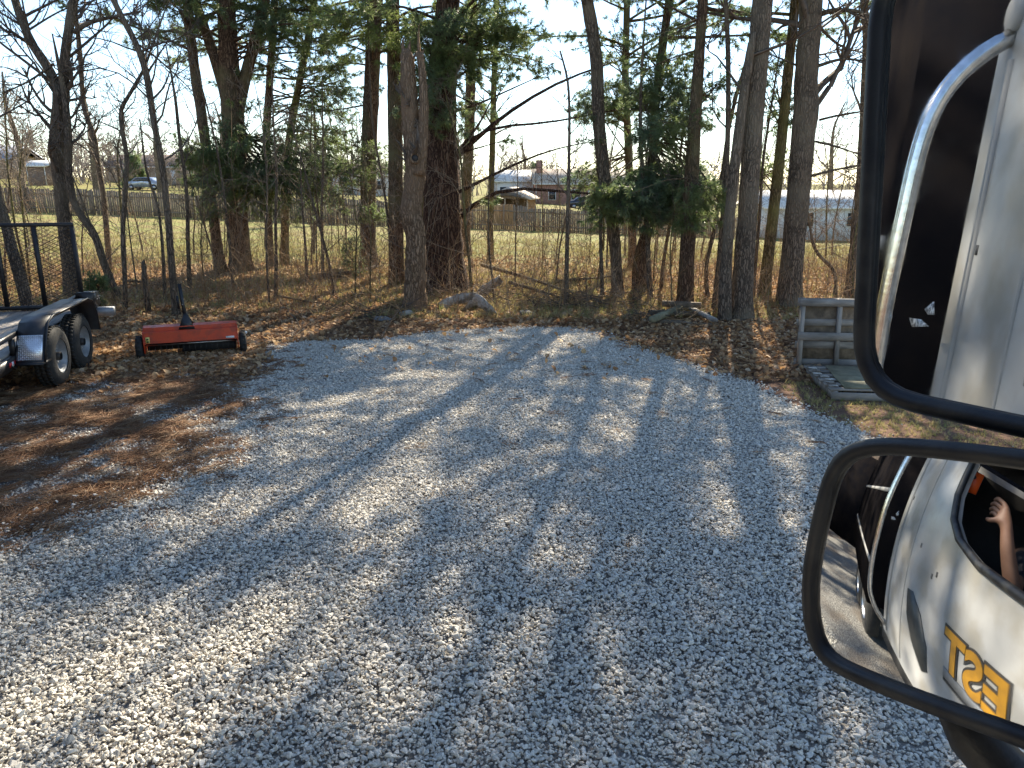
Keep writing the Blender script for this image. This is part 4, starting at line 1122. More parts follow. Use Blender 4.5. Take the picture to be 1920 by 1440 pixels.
# ------------------------------------------------------------------ far wood, fence, houses
def far_woods():
    r = np.random.default_rng(90); T = Tree(91)
    for k in range(125):
        Y = r.uniform(130, 225); x = r.uniform(-.78, .78) * Y
        z = float(terrain(x, Y)); h = r.uniform(7, 15) * (1.0 if x < -20 else .8)
        p = np.array([x, Y, z]); q = p + [r.normal(0, .5), 0, h * .5]; T.seg(p, q, .22, .14); T.seg(q, q + [r.normal(0, .6), 0, h * .5], .14, .05)
        for j in range(13):
            f = r.uniform(.2, 1); a = r.uniform(0, 6.28)
            T.twig(p + [0, 0, h * f], nrm(np.array([math.cos(a), math.sin(a) * .4, r.uniform(.4, 1.3)])), h * .34 * (1.25 - f * .7), .10, 1, 3, .05, 4, .15, .055)
    MB().prisms(T.S0, T.S1, T.R0, T.R1).build('far_woods', M['far_twig_hazed'], None, kind='stuff')
    U = Tree(92)                               # leafless hedge rows below the wood
    for k in range(2300):
        Y = r.uniform(98, 150); x = r.uniform(-.78, .8) * Y
        if -.16 < x / Y < .32 and Y < 125: continue
        z = float(terrain(x, Y)); U.twig(np.array([x, Y, z]), nrm(np.array([r.normal(0, .35), 0, 1])), r.uniform(2.0, 6.0) * (1.15 if x < 0 else .8), .07, 1, 3, .02, 3, .2, .045)
    MB().prisms(U.S0, U.S1, U.R0, U.R1).build('hedge_scrub', M['far_twig_hazed'], None, kind='stuff')
far_woods()
def mid_trees():
    spots = [(50, 392, 17, 60, 10, 'lone bare tree standing before the left fence'), (622, 425, 11, 58, 9, 'small bare tree at the fence left of the straight dark pine'), (1215, 330, 13, 95, 10, 'bare tree beyond the fence right of the brick house'),
             (300, 350, 12, 88, 10, 'bare tree beyond the fence behind the leaning stem'), (180, 345, 12, 85, 11, 'bare tree beyond the fence behind the kinked stem'), (985, 340, 10, 125, 10, 'bare tree rising behind the open shed'),
             (1560, 330, 13, 90, 13, 'bare tree behind the white building'), (1455, 345, 11, 100, 12, 'bare tree far behind the mossy pine'), (560, 345, 11, 100, 10, 'bare tree far behind the thin leaning pine'), (420, 345, 12, 105, 11, 'bare tree far behind the three-stemmed pine'), (860, 350, 10, 110, 10, 'bare tree far behind the biggest pine')]
    for i, (px, py, w, Y, h, lab) in enumerate(spots):
        T = Tree(400 + i); c = at(px, py, Y); z = float(terrain(c[0], Y)); k = px_m(Y)
        P = [np.array([c[0] + T.r.normal(0, .08) * j, Y, z + h * j / 5]) for j in range(6)]
        W = [w * k * .5 * (1 - .17 * j) for j in range(6)]
        T.stem(P, W, None, sides=7, flare=False)
        T.bare_crown(z + h * .28, 24, (2.0, 4.2), 2, .10, 4, minr=.012)
        T.finish('far_bare_tree', lab, 'tree', 'bark_oak', 'far_twig_hazed', group='bare trees around the far yards')
mid_trees()
def far_evergreen(px, py, Y, h, w, lab, seed):
    T = Tree(seed); c = at(px, py, Y); z = float(terrain(c[0], Y)); T.base = np.array([c[0], Y, z])
    T.trunk.tube([[c[0], Y, z - .2], [c[0], Y, z + h]], [.16, .03], 7)
    T.path = np.array([[c[0], Y, z + h * t] for t in np.linspace(0, 1, 20)])
    for k in range(70):
        t = T.r.uniform(.08, 1); a = T.r.uniform(0, 6.28); l = w * (1.05 - t) * T.r.uniform(.7, 1.1); p = np.array([c[0], Y, z + h * t])
        T.pine_limb([p, p + [math.cos(a) * l * .5, math.sin(a) * l * .5, .1], p + [math.cos(a) * l, math.sin(a) * l, -.1]], .03, .15, .55, .8)
    T.finish('far_evergreen', lab, 'tree', 'bark_pine', 'twig', 'needle', nn=9, w=.03, L=(.25, .45), group='evergreens around the far yards')
far_evergreen(1005, 345, 122, 5.5, 1.8, 'dark evergreen behind the brick house chimney', 501)
far_evergreen(255, 345, 96, 4.2, 1.6, 'dark evergreen beyond the left fence behind the leaning stem', 502)
far_evergreen(1120, 375, 88, 3.0, 1.7, 'rounded evergreen in front of the brick house', 503)

def fence():
    xs_ = [(-60, 386), (120, 394), (330, 409), (600, 419), (870, 430), (960, 432), (1100, 436), (1300, 444), (1420, 450)]
    Y = 60.0
    pts = [];
    for px, py in xs_:
        c = at(px, py, Y); pts.append([c[0], Y + .0, float(terrain(c[0], Y))])
    pts = np.array(pts); b = pts[0].copy()
    root = thing('board_fence', 'weathered vertical-board fence running across the far side of the lawn', 'fence', tuple(b))
    r = np.random.default_rng(17)
    old = MB(); new = MB(); rail = MB()
    d = np.linspace(pts[0][0], pts[-1][0], int((pts[-1][0] - pts[0][0]) / .165))
    x0n, x1n = at(868, 420, Y)[0], at(962, 420, Y)[0]
    for x in d:
        isn = x0n < x < x1n
        z = float(terrain(x, Y)); hh = (1.78 if x < 1 else 1.62) + r.normal(0, .035) + .06 * math.sin(x * .35) + (.12 if isn else 0)
        (new if isn else old).box((x + r.normal(0, .004), Y + r.normal(0, .012), z + hh / 2), (.146, .022, hh))
    for i in range(len(pts) - 1):
        pass
    old.build('boards', M['fence_wood'], root, origin=b, kind='stuff'); new.build('new_boards', M['fence_new'], root, origin=b, kind='stuff')
    xsr = np.arange(pts[0][0], pts[-1][0], 2.4)
    pm = MB().box((0, 0, .95), (.10, .10, 1.9)).mesh('post')
    for x in xsr:
        o = data_obj('post', pm, M['fence_wood'], root); o.location = np.array([x, Y - .07, float(terrain(x, Y))]) - b
    for k, x in enumerate(xsr[:-1]):
        for zz in (.35, 1.4):
            rail.bar((x, Y - .04, float(terrain(x, Y)) + zz), (x + 2.4, Y - .04, float(terrain(x + 2.4, Y)) + zz), .04, .09)
    rail.build('rails', M['fence_wood'], root, origin=b, kind='stuff')
fence()

def house(name, label, px0, px1, Y, wall_h, roof_h, depth, wall_m, roof_m, wins=(), door=None, chimney=None, gable='x', eave=.4, base_dz=0.0, cat='house', rot=0):
    c0 = at(px0, 380, Y)[0]; c1 = at(px1, 380, Y)[0]; cx = (c0 + c1) / 2; w = c1 - c0
    z = float(terrain(cx, Y)) + base_dz
    root = thing(name, label, cat, (cx, Y, z), rot)
    MB().box((0, depth / 2, wall_h / 2 - .3), (w, depth, wall_h + .6)).build('wall', M[wall_m], root)
    rf = MB()
    if gable == 'x':          # ridge runs left-right
        P = [[-w / 2 - eave, -eave, wall_h - .05], [-w / 2 - eave, depth / 2, wall_h + roof_h], [-w / 2 - eave, depth + eave, wall_h - .05], [-w / 2 - eave, depth + eave, wall_h + .1], [-w / 2 - eave, depth / 2, wall_h + roof_h + .16], [-w / 2 - eave, -eave, wall_h + .1]]
        rf.prism(P, (w + 2 * eave, 0, 0))
        MB().prism([[-w / 2 + .004, .02, wall_h], [-w / 2 + .004, depth / 2, wall_h + roof_h - .03], [-w / 2 + .004, depth - .02, wall_h]], (w - .008, 0, 0)).build('gable', M[wall_m], root)
    else:
        P = [[-w / 2 - eave, -eave, wall_h - .05], [0, -eave, wall_h + roof_h], [w / 2 + eave, -eave, wall_h - .05], [w / 2 + eave, -eave, wall_h + .1], [0, -eave, wall_h + roof_h + .16], [-w / 2 - eave, -eave, wall_h + .1]]
        rf.prism(P, (0, depth + 2 * eave, 0))
        MB().prism([[-w / 2 + .02, .004, wall_h], [0, .004, wall_h + roof_h - .03], [w / 2 - .02, .004, wall_h]], (0, depth - .008, 0)).build('gable', M[wall_m], root)
    ro = rf.build('roof', M[roof_m], root)
    MB().bar((-w / 2 - .3, -eave - .06, wall_h - .02), (w / 2 + .3, -eave - .06, wall_h - .02), .12, .14).build('gutter', M['trim_white'], ro)
    for gx in (-w / 2 + .15, w / 2 - .15): MB().bar((gx, -.06, 0), (gx, -.06, wall_h - .1), .08, .08).build('downspout', M['trim_white'], root)
    if chimney: MB().box((chimney[0], chimney[1], wall_h + roof_h * .6 + .5), (.9, .9, roof_h + 1.2)).build('chimney', M[chimney[2]], ro)
    for (x, z0, ww, hh) in wins:
        f = MB().box((x, -.03, z0 + hh / 2), (ww + .16, .06, hh + .16)).build('window', M['trim_white'], root)
        MB().box((x, -.063, z0 + hh / 2), (ww, .01, hh)).build('pane', M['glass_dark'], f)
    if door:
        dd = MB().box((door[0], -.03, door[2] / 2), (door[1], .06, door[2])).build('door', M[door[3]], root)
    return root
house('brick_house', 'red brick house with a pale tan roof behind the fence, right of the open shed', 1003, 1215, 110, 3.0, 1.9, 8, 'brick_wall', 'roof_tan', [(-5.5, .9, .9, 1.3), (-2.2, .9, 1.2, 1.3), (2.5, .9, 1.4, 1.3)], (0, 1.0, 2.1, 'trim_white'), (-7.2, 3, 'brick_wall'))
house('white_house', 'low white-roofed house left of the brick house', 925, 1000, 116, 2.8, 1.5, 8, 'white_wall', 'roof_white', [(-1.5, .9, .9, 1.1)])
house('garage', 'pale house with double garage seen left of the straight dark pine', 622, 735, 112, 2.7, 1.5, 7, 'white_wall', 'roof_brown', [(2.6, .8, 1.0, 1.1)], (-2.2, 2.6, 2.2, 'trim_white'), cat='house')
house('far_house', 'low brown-roofed house far behind the left fence', 205, 410, 118, 2.5, 1.7, 8, 'tan_wall', 'roof_brown', [(-5, .8, 1.4, 1.1), (0, .8, 1.4, 1.1), (4, .8, 1.1, 1.1)], (2, .95, 2.0, 'trim_white'))
house('tan_house', 'tan house with blue-grey roof at the far left edge', -60, 28, 110, 2.4, 1.9, 8, 'tan_wall', 'roof_blue', [(1.2, .8, 1.3, 1.1)])
house('carport', 'small open carport with white roof behind the forked tree', 58, 96, 92, 2.1, .5, 4, 'roof_brown', 'roof_white', cat='carport')
house('white_building', 'long white building with sunlit roof at the right behind the trees', 1438, 1760, 62, 2.2, 1.15, 7, 'white_wall', 'roof_white', [(-3.5, .8, 1.0, 1.0), (.2, .8, 1.0, 1.0), (3.4, .8, 1.0, 1.0)], cat='building', base_dz=.35)

def shed():
    Y = 70; c = at(952, 398, Y); z = float(terrain(c[0], Y)); k = px_m(Y); w = 74 * k
    root = thing('open_shed', 'open-fronted garden shed with pale gable roof and yellow slats behind the fence', 'shed', (c[0], Y, z), R_(-14))
    h = 2.0; rh = .85; d = 3.4
    MB().prism([[-w / 2 - .3, -.3, h - .1], [0, -.3, h + rh], [w / 2 + .3, -.3, h - .1], [w / 2 + .3, -.3, h + .02], [0, -.3, h + rh + .13], [-w / 2 - .3, -.3, h + .02]], (0, d + .6, 0)).build('roof', M['roof_tan'], root)
    MB().prism([[-w / 2 + .05, .02, h], [0, .02, h + rh - .06], [w / 2 - .05, .02, h]], (0, .06, 0)).build('gable', M['wood_old'], root)
    MB().box((0, d - .05, h / 2 - .2), (w, .08, h + .4)).build('back_wall', M['wood_old'], root)
    MB().box((-w / 2 + .04, d / 2, h / 2 - .2), (.08, d - .2, h + .4)).build('side_wall', M['wood_old'], root)
    pm = MB().box((0, 0, h / 2 - .2), (.10, .10, h + .4)).mesh('post')
    for x, y in [(-w / 2 + .05, 0), (w / 2 - .05, 0), (-.25, 0)]:
        o = data_obj('post', pm, M['tan_wall'], root); o.location = (x, y, 0)
    sm = MB().box((0, 0, h / 2 - .2), (.07, .12, h + .38)).mesh('slat')
    for i in range(7):
        o = data_obj('slat', sm, M['fence_new'], root); o.location = (w / 2 - .06, .4 + i * .45, 0)
    MB().box((-.3, 1.6, .5), (1.4, 1.6, .9)).build('stored_mower', M['black_paint'], root)
shed()

def barn():  # added barn, blocks bright sky and field in the convex mirror
    root = thing('barn', 'added dark brown barn blocking the bright yard, seen only in the mirror', 'barn', (-11.8, 1.2, 0), R_(4))
    MB().box((0, 0, 2.6), (4.6, 13.0, 5.2)).build('wall', M['barn_brown'], root)
    MB().prism([[-2.7, -6.9, 5.1], [0, -6.9, 7.2], [2.7, -6.9, 5.1], [2.7, -6.9, 5.25], [0, -6.9, 7.38], [-2.7, -6.9, 5.25]], (0, 13.8, 0)).build('roof', M['roof_brown'], root)
    for y in (-3.4, 2.6):
        d = MB().box((2.32, y, 1.75), (.06, 3.6, 3.5)).build('door', M['body_dark'], root)
        MB().box((2.37, y - 1.92, 1.8), (.05, .14, 3.6)).build('door_post', M['wood_grey_v'], d)
barn()

def car(label, px, py, Y, m, rz, seed):
    c = at(px, py, Y); z = float(terrain(c[0], Y)); root = thing('parked_car', label, 'car', (c[0], Y, z), rz)
    prof = [[-2.2, .35], [-2.25, .75], [-2.1, .92], [-1.35, 1.0], [-.8, 1.42], [.7, 1.45], [1.35, 1.02], [2.1, .88], [2.25, .6], [2.2, .35]]
    MB().prism([[x, -.85, zz] for x, zz in prof], (0, 1.7, 0)).build('body', M[m], root)
    for s in (-1, 1):
        y = s * .853
        MB().prism([[-1.2, y, 1.02], [-.75, y, 1.36], [.65, y, 1.38], [1.15, y, 1.02]], (0, s * .006, 0)).build('window', M['glass_dark'], root)
        for x in (-1.4, 1.4):
            wl_ = MB().cyl((x, s * .70, .33), (x, s * .87, .33), .33, 18).build('wheel', M['rubber'], root)
            MB().cyl((x, s * .86, .33), (x, s * .885, .33), .19, 14).build('rim', M['steel'], wl_)
car('dark car parked in front of the brick house', 1095, 392, 98, 'car_dark', R_(4), 1)
car('silver-blue car parked beyond the left fence', 275, 352, 92, 'car_silver', R_(-6), 2)

# ------------------------------------------------------------------ utility trailer
def trailer():
    o = gpt(126, 722); rz = math.atan2(.98, -.2)
    root = thing('utility_trailer', 'black tandem-axle utility trailer with mesh ramp gate at the left', 'trailer', (o[0], o[1], 0), rz)
    tz = lambda x: .045 * x
    # wheels
    for x in (0.0, .85):
        r0 = .355
        prof = [(-.11, .20), (-.112, .26), (-.10, .315), (-.075, .343), (-.045, r0), (-.03, r0 - .010), (-.02, r0 - .010), (-.012, r0), (.012, r0), (.02, r0 - .01), (.03, r0 - .01), (.045, r0), (.075, .343), (.10, .315), (.112, .26), (.11, .20)]
        w = MB().lathe(prof, (x, .115, r0), (0, 1, 0), 40).build('wheel', M['rubber'], root, smooth=True)
        rm = MB().lathe([(-.10, .205), (-.095, .19), (-.04, .18), (-.03, .10), (-.045, .075), (-.05, .04), (-.05, .0005)], (x, .115, r0), (0, 1, 0), 28).build('rim', M['grey_steel'], w, smooth=True)
        MB().lathe([(-.10, .045), (-.095, .05), (-.05, .05)], (x, .115, r0), (0, 1, 0), 16).build('hub', M['black_metal'], w, smooth=True)
        nuts = MB()
        for k in range(5):
            a = k * 1.2566; nuts.cyl((x + .085 * math.cos(a), .06, r0 + .085 * math.sin(a)), (x + .085 * math.cos(a), .085, r0 + .085 * math.sin(a)), .011, 6)
        nuts.build('lug_nuts', M['steel'], w)
        tr = MB()
        for k in range(44):
            a = k * 2 * math.pi / 44
            for yy, off in ((.06, 0), (.115, .07), (.17, 0)):
                aa = a + off; cx, cz = math.cos(aa), math.sin(aa)
                tr.box((x + (r0 + .001) * cx, yy, r0 + (r0 + .001) * cz), (.014, .042, .026), np.array([[cx, 0, -cz], [0, 1, 0], [cz, 0, cx]]))
        tr.build('tread', M['rubber'], w)
    # axles and frame
    for x in (0, .85): MB().cyl((x, .2, .355), (x, 2.3, .355), .035, 10).build('axle', M['black_metal'], root)
    x0, x1 = -3.4, 1.85
    for y in (.30, 2.24):
        MB().bar((x0, y, .46 + tz(x0)), (x1, y, .46 + tz(x1)), .06, .13).build('side_channel', M['black_paint'], root)
        MB().bar((x0, y, .745 + tz(x0)), (x1, y, .745 + tz(x1)), .055, .055).build('top_rail', M['black_paint'], root)
        for x in np.arange(-3.3, 1.9, .55):
            if y < 1 and -.45 < x < 1.2: continue
            MB().bar((x, y, .52 + tz(x)), (x, y, .722 + tz(x)), .05, .05).build('upright', M['black_paint'], root)
    for x in (x0 + .03, x1 - .03): MB().bar((x, .331, .455 + tz(x)), (x, 2.209, .455 + tz(x)), .06, .12).build('cross_channel', M['black_paint'], root)
    pw = (2.2 - .335) / 12
    for k in range(12):
        y = .335 + pw * (k + .5)
        MB().bar((x0 + .07, y, .528 + tz(x0)), (x1 - .07, y, .528 + tz(x1)), pw - .012, .036).build('plank', M['deck_wood'], root)
    # fender: stepped arch over both wheels
    prof = np.array([[-.62, .42], [-.46, .72], [-.36, .83], [-.20, .875], [1.05, .885], [1.22, .83], [1.32, .66], [1.36, .42]])
    inner = prof + np.array([[.02, 0], [.02, -.012], [.012, -.02], [.0, -.022], [.0, -.022], [-.012, -.02], [-.02, -.012], [-.02, 0]])
    V = []; 
    for y in (-.03, .272):
        V += [[p[0], y, p[1]] for p in prof] + [[p[0], y, p[1]] for p in inner]
    n = 8; Q = []
    for i in range(n - 1):
        Q += [[i, i + 1, 2 * n + i + 1, 2 * n + i], [n + i, 3 * n + i, 3 * n + i + 1, n + i + 1], [i, n + i, n + i + 1, i + 1], [2 * n + i, 2 * n + i + 1, 3 * n + i + 1, 3 * n + i]]
    fd = MB().add(V, Q).build('fender', M['black_paint'], root)
    lip = MB().tube([[p[0], -.032, p[1]] for p in prof], .013, 6).build('fender_lip', M['black_paint'], fd, smooth=True)
    # bright tread plate on the front face of the fender
    a = np.array([-.609, 0, .44]); b = np.array([-.47, 0, .70]); up = (b - a) / np.linalg.norm(b - a); nn_ = np.array([-up[2], 0, up[0]])
    pl = MB(); pl.prism([a + nn_ * .004 + [0, .0, 0], a + nn_ * .004 + [0, .262, 0], b + nn_ * .004 + [0, .262, 0], b + nn_ * .004 + [0, .0, 0]], nn_ * .004)
    Lz = np.linalg.norm(b - a)
    for i in range(13):
        for j in range(12):
            p = a + up * (Lz * (i + .5) / 13) + np.array([0, .01 + .242 * (j + .5) / 12, 0]) + nn_ * .008
            s = 1 if (i + j) % 2 else -1; t = nrm(up + s * np.array([0, 1.0, 0])); u2 = np.cross(nn_, t)
            pl.box(p, (.019, .006, .004), np.stack([t, u2, nn_], 1))
    pl.build('tread_plate', M['diamond_plate'], fd)
    MB().bar((-.66, .13, .405), (-.40, .13, .405), .30, .02).build('fender_foot', M['black_paint'], fd)
    # rear corner with light bracket and bumper
    MB().prism([[x1 - .25, .30, .80 + tz(x1)], [x1 + .10, .30, .78 + tz(x1)], [x1 + .13, .30, .60 + tz(x1)], [x1 - .1, .30, .56 + tz(x1)]], (0, -.20, 0)).build('light_box', M['black_paint'], root)
    for k in range(4): MB().cyl((x1 - .02 + .045 * k, .098, .68 + tz(x1) + .03 * (k % 2)), (x1 - .02 + .045 * k, .088, .68 + tz(x1) + .03 * (k % 2)), .011, 8).build('bolt', M['steel'], root)
    MB().box((x1 + .02, .1, .50 + tz(x1)), (.10, .40, .12)).build('bumper', M['grey_steel'], root)
    # reflective tape
    for x in (-.62, -1.05, -1.6):
        t = MB().bar((x - .16, .266, .46 + tz(x)), (x + .0, .266, .46 + tz(x)), .004, .05).build('reflector_tape', M['tape_red'], root)
        MB().bar((x - .10, .262, .46 + tz(x)), (x - .05, .262, .46 + tz(x)), .004, .05).build('white_tape', M['tape_white'], t)
    # wiring loop
    MB().tube([[-.75, .26, .42], [-.68, .25, .37], [-.62, .25, .41], [-.55, .25, .36], [-.48, .25, .39]], .008, 6).build('wiring', M['black_plastic'], root, smooth=True)
    # ramp gate
    gx = x1 + .03; z0, z1 = .56 + tz(x1), 1.79
    gate = MB(); gate.bar((gx, .28, z1), (gx, 2.26, z1), .05, .05)
    gate.bar((gx, .28, z0 + .02), (gx, 2.26, z0 + .02), .05, .05)
    G = gate.build('ramp_gate', M['black_metal'], root)
    for y in (.30, .78, 1.26, 1.74, 2.24): MB().bar((gx, y, z0 + .046), (gx, y, z1 - .026), .05, .05).build('gate_bar', M['black_metal'], G)
    P0 = []; P1 = []; sp = .052; w_ = 1.96; h_ = z1 - z0 - .05; sl = .5
    for s in (-1, 1):
        for k in np.arange(-h_ / sl - w_, w_ + h_ / sl, sp * 2):
            # line y = k + s*... clipped to the panel
            ys_ = np.array([0, w_]); zz = (ys_ - k) * sl * s + (h_ if s < 0 else 0)
            ya, yb = 0.0, w_; za, zb = zz
            pts = []
            for (y_, z_) in ((ya, za), (yb, zb)): 
                if 0 <= z_ <= h_: pts.append((y_, z_))
            for zt in (0, h_):
                yt = k + (zt - (h_ if s < 0 else 0)) / (sl * s)
                if 0 < yt < w_: pts.append((yt, zt))
            if len(pts) >= 2:
                P0.append((gx + .012 * s, .29 + pts[0][0], z0 + .03 + pts[0][1])); P1.append((gx + .012 * s, .29 + pts[1][0], z0 + .03 + pts[1][1]))
    MB().prisms(P0, P1, .0035, .0035).build('mesh_panel', M['black_metal'], G)
trailer()

# ------------------------------------------------------------------ red tow-behind implement
def implement():
    a = gpt(262, 674); b = gpt(461, 660); c = (a + b) / 2; d = b - a; rz = math.atan2(d[1], d[0]); w = np.linalg.norm(d[:2])
    root = thing('lawn_dethatcher', 'red tow-behind lawn dethatcher with black wheels resting in dead leaves', 'implement', (c[0], c[1], 0), rz)
    L = w - .20; h0 = .235
    def sh(prof, name, m, parent, x0=-L / 2, x1=L / 2):
        return MB().prism([[x0, y, z] for y, z in prof], (x1 - x0, 0, 0)).build(name, M[m], parent)
    tlt = .035
    hood = MB()
    prof = [(-.17, .235), (-.155, .385), (-.12, .40), (-.115, .445), (.03, .455), (.16, .40), (.18, .24), (.165, .24), (.145, .385), (.03, .438), (-.10, .43), (-.105, .388), (-.142, .372), (-.155, .235)]
    hd = bmesh.new(); vs0 = [hd.verts.new((-L / 2, y, z)) for y, z in prof]; vs1 = [hd.verts.new((L / 2, y, z)) for y, z in prof]
    n = len(prof)
    for i in range(n): hd.faces.new((vs0[i], vs0[(i + 1) % n], vs1[(i + 1) % n], vs1[i]))
    f0 = hd.faces.new(vs0[::-1]); f1 = hd.faces.new(vs1); bmesh.ops.triangulate(hd, faces=[f0, f1]); bmesh.ops.recalc_face_normals(hd, faces=hd.faces)
    me = bpy.data.meshes.new('hood'); hd.to_mesh(me); hd.free(); me.materials.append(M['red_paint']); hood = data_obj('hood', me, M['red_paint'], root)
    for x in (-L / 2 - .008, L / 2 + .008):
        MB().prism([[x - .006, -.16, .10], [x - .006, -.168, .24], [x - .006, -.15, .39], [x - .006, .03, .45], [x - .006, .165, .39], [x - .006, .17, .10]], (.012, 0, 0)).build('end_plate', M['red_paint'], root)
    for z, y in ((.20, -.10), (.185, .10)): MB().cyl((-L / 2, y, z), (L / 2, y, z), .012, 8).build('tine_bar', M['steel' if z == .2 else 'black_metal'], root)
    MB().box((.22, -.06, .155), (L * .60, .02, .15)).build('rubber_flap', M['rubber'], root)
    MB().box((0, .05, .17), (L - .03, .10, .12)).build('under_frame', M['black_metal'], root)
    tm = MB().tube([[0, 0, .2], [0, -.03, .14], [0, -.01, .08], [0, .03, .03]], .004, 5).mesh('tine')
    for k in range(16):
        o = data_obj('tine', tm, M['black_metal'], root); o.location = (-L / 2 + .05 + k * (L - .1) / 15, -.10, 0)
    for s, yy in ((-1, -.03), (1, -.03)):
        x = s * (L / 2 + .075); R0 = .166
        wl_ = MB().lathe([(-.045, .085), (-.048, .12), (-.035, R0 - .008), (-.012, R0), (.012, R0), (.035, R0 - .008), (.048, .12), (.045, .085)], (x, yy, R0 - .01), (1, 0, 0), 26).build('wheel', M['rubber'], root, smooth=True)
        MB().lathe([(-.04, .088), (-.02, .06), (-.03, .025), (-.03, .0005)], (x, yy, R0 - .01), (1, 0, 0), 18).build('rim', M['black_metal'], wl_, smooth=True)
        MB().lathe([(.04, .088), (.02, .06), (.03, .025), (.03, .0005)], (x, yy, R0 - .01), (1, 0, 0), 18).build('rim', M['black_metal'], wl_, smooth=True)
        lug = MB()
        for k in range(18):
            a_ = k * 2 * math.pi / 18; cx, cz = math.cos(a_), math.sin(a_)
            lug.box((x + (.014 if k % 2 else -.014), yy + R0 * cx, R0 - .01 + R0 * cz), (.05, .02, .012), np.array([[1, 0, 0], [0, -cz, cx], [0, cx, cz]]).T)
        lug.build('tread', M['rubber'], wl_)
    MB().lathe([(.0, .022), (.012, .022), (.014, .012), (.014, .0005)], (L / 2 + .12, -.05, .29), (0, -1, 0), 14).build('axle_cap', M['white_label'], root)
    # mast (raised hitch arm)
    m = MB().bar((-.05, .0, .45), (-.09, .05, 1.0), .05, .045).build('mast', M['black_paint'], root)
    MB().bar((-.125, .03, .66), (-.132, .04, .84), .03, .03).build('lever', M['black_paint'], m)
    MB().prism([[-.15, -.135, .40], [-.07, -.02, .60], [-.03, -.02, .60], [.06, -.135, .40]], (0, .012, 0)).build('mast_bracket', M['black_paint'], root)
    MB().prism([[-.14, .05, .43], [-.07, .0, .60], [-.03, .0, .60], [.05, .05, .43]], (0, .012, 0)).build('mast_bracket', M['black_paint'], root)
    for k in range(3): MB().cyl((-.075 - .004 * k, -.005 + .02 * k, .72 + .06 * k), (-.075 - .004 * k, .04 + .02 * k, .72 + .06 * k), .007, 6).build('bolt', M['steel'], root)
    # stickers on the sloping front face
    yl = MB().box((-L / 2 + .045, -.167, .285), (.05, .004, .08), np.array([[1, 0, 0], [0, .995, .1], [0, -.1, .995]])).build('warning_label', M['yellow_label'], hood)
    MB().box((-L / 2 + .045, -.1715, .295), (.025, .003, .02)).build('label_print', M['dark_print'], yl); MB().box((-L / 2 + .045, -.174, .262), (.025, .003, .02)).build('label_print', M['dark_print'], yl)
    MB().box((L / 2 - .09, -.1705, .262), (.11, .004, .03)).build('white_label', M['white_label'], hood)
implement()

# ------------------------------------------------------------------ pallets and lumber on the right
def standing_pallet():
    a = gpt(1491, 692); root = thing('standing_pallet', 'weathered grey pallet standing on edge beside the black mirror', 'pallet', tuple(a), R_(-5))
    lean = .09; H = .92; W = 1.15
    R = np.array([[1, 0, 0], [0, 1, lean], [0, -lean, 1]]);
    def pt(x, y, z): return (x, y + lean * z, z)
    for x in (.04, .50, W - .04):
        MB().bar(pt(x, 0, 0), pt(x, 0, H), .045, .085, (0, 1, 0)).build('stringer', M['wood_grey_v'], root)
    for (z, t, y) in ((H - .05, .09, -.058), (.44, .10, -.058)):
        MB().bar(pt(-.01, y, z), pt(W + .01, y, z), .022, t).build('front_board', M['wood_grey'], root)
    for (z, t) in ((H - .06, .10), (.60, .085), (.31, .09), (.08, .09)):
        MB().bar(pt(-.01, .058, z), pt(W + .01, .058, z), .022, t).build('back_board', M['wood_grey'], root)
    MB().bar(pt(W / 2, .085, .02), pt(W / 2, .085, H - .02), W - .04, .012, (0, 1, 0)).build('backing_sheet', M['wood_old'], root)
standing_pallet()
def flat_pallet():
    a = gpt(1557, 752); b = gpt(1506, 704); d = b - a; rz = math.atan2(d[1], d[0]) - math.pi / 2
    root = thing('flat_pallet', 'low weathered pallet lying on the ground with a mossy green board on top', 'pallet', (a[0], a[1], 0), rz)
    Ln = np.linalg.norm(d[:2]); W = 1.1
    for x in (.05, .55, 1.05): MB().bar((x, .005, .055), (x, Ln - .005, .055), .045, .10).build('stringer', M['wood_grey'], root)
    for k in range(6):
        y = .06 + k * (Ln - .12) / 5; MB().bar((-.01, y, .117), (W, y, .117), .10, .02).build('slat', M['wood_grey'], root)
    MB().bar((.0, -.012, .05), (W, -.012, .05), .02, .09).build('front_board', M['wood_grey'], root)
    MB().prism([[.15, .03, .13], [W + .05, .05, .13], [W + .05, Ln - .1, .13], [.25, Ln - .03, .13], [.19, Ln * .5, .13]], (0, 0, .012)).build('mossy_board', M['wood_moss'], root)
    bk = MB(); r = np.random.default_rng(4)
    for k in range(7): bk.box((.07 + r.normal(0, .02), .15 + k * Ln / 8, .133), (.10, .10, .006), None)
    bk.build('lit_patch', M['bleached'], root)  # pale squares painted in for the sunlit patch on the pallet
flat_pallet()
def lumber():
    c = gpt(1275, 606)
    specs = [((1212, 606), (1335, 612), .16, .07, 'bottom grey plank of the rotting lumber heap by the dark pine', 'wood_old', .06), ((1215, 596), (1330, 600), .14, .06, 'dark plank lying across the back of the lumber heap', 'wood_old', .14),
             ((1224, 618), (1290, 588), .10, .09, 'mossy beam slanting across the lumber heap', 'wood_moss', .17), ((1288, 590), (1330, 612), .09, .05, 'short plank sloping right on the lumber heap', 'wood_grey', .18), ((1240, 588), (1310, 592), .12, .10, 'dark block topping the lumber heap', 'wood_old', .24)]
    for (p0, p1, w, h, lab, m, z) in specs:
        a = gpt(*p0); b = gpt(*p1); mid = (a + b) / 2
        rr_ = np.random.default_rng(int(p0[0])); o = MB().bar(a - mid + [0, rr_.normal(0, .12), z * .8], b - mid + [0, rr_.normal(0, .15), z * .8 + rr_.normal(0, .05)], w, h).build('old_plank', M[m], None); o.location = mid
        tag(o, lab, 'plank', 'planks of the rotting heap')
lumber()

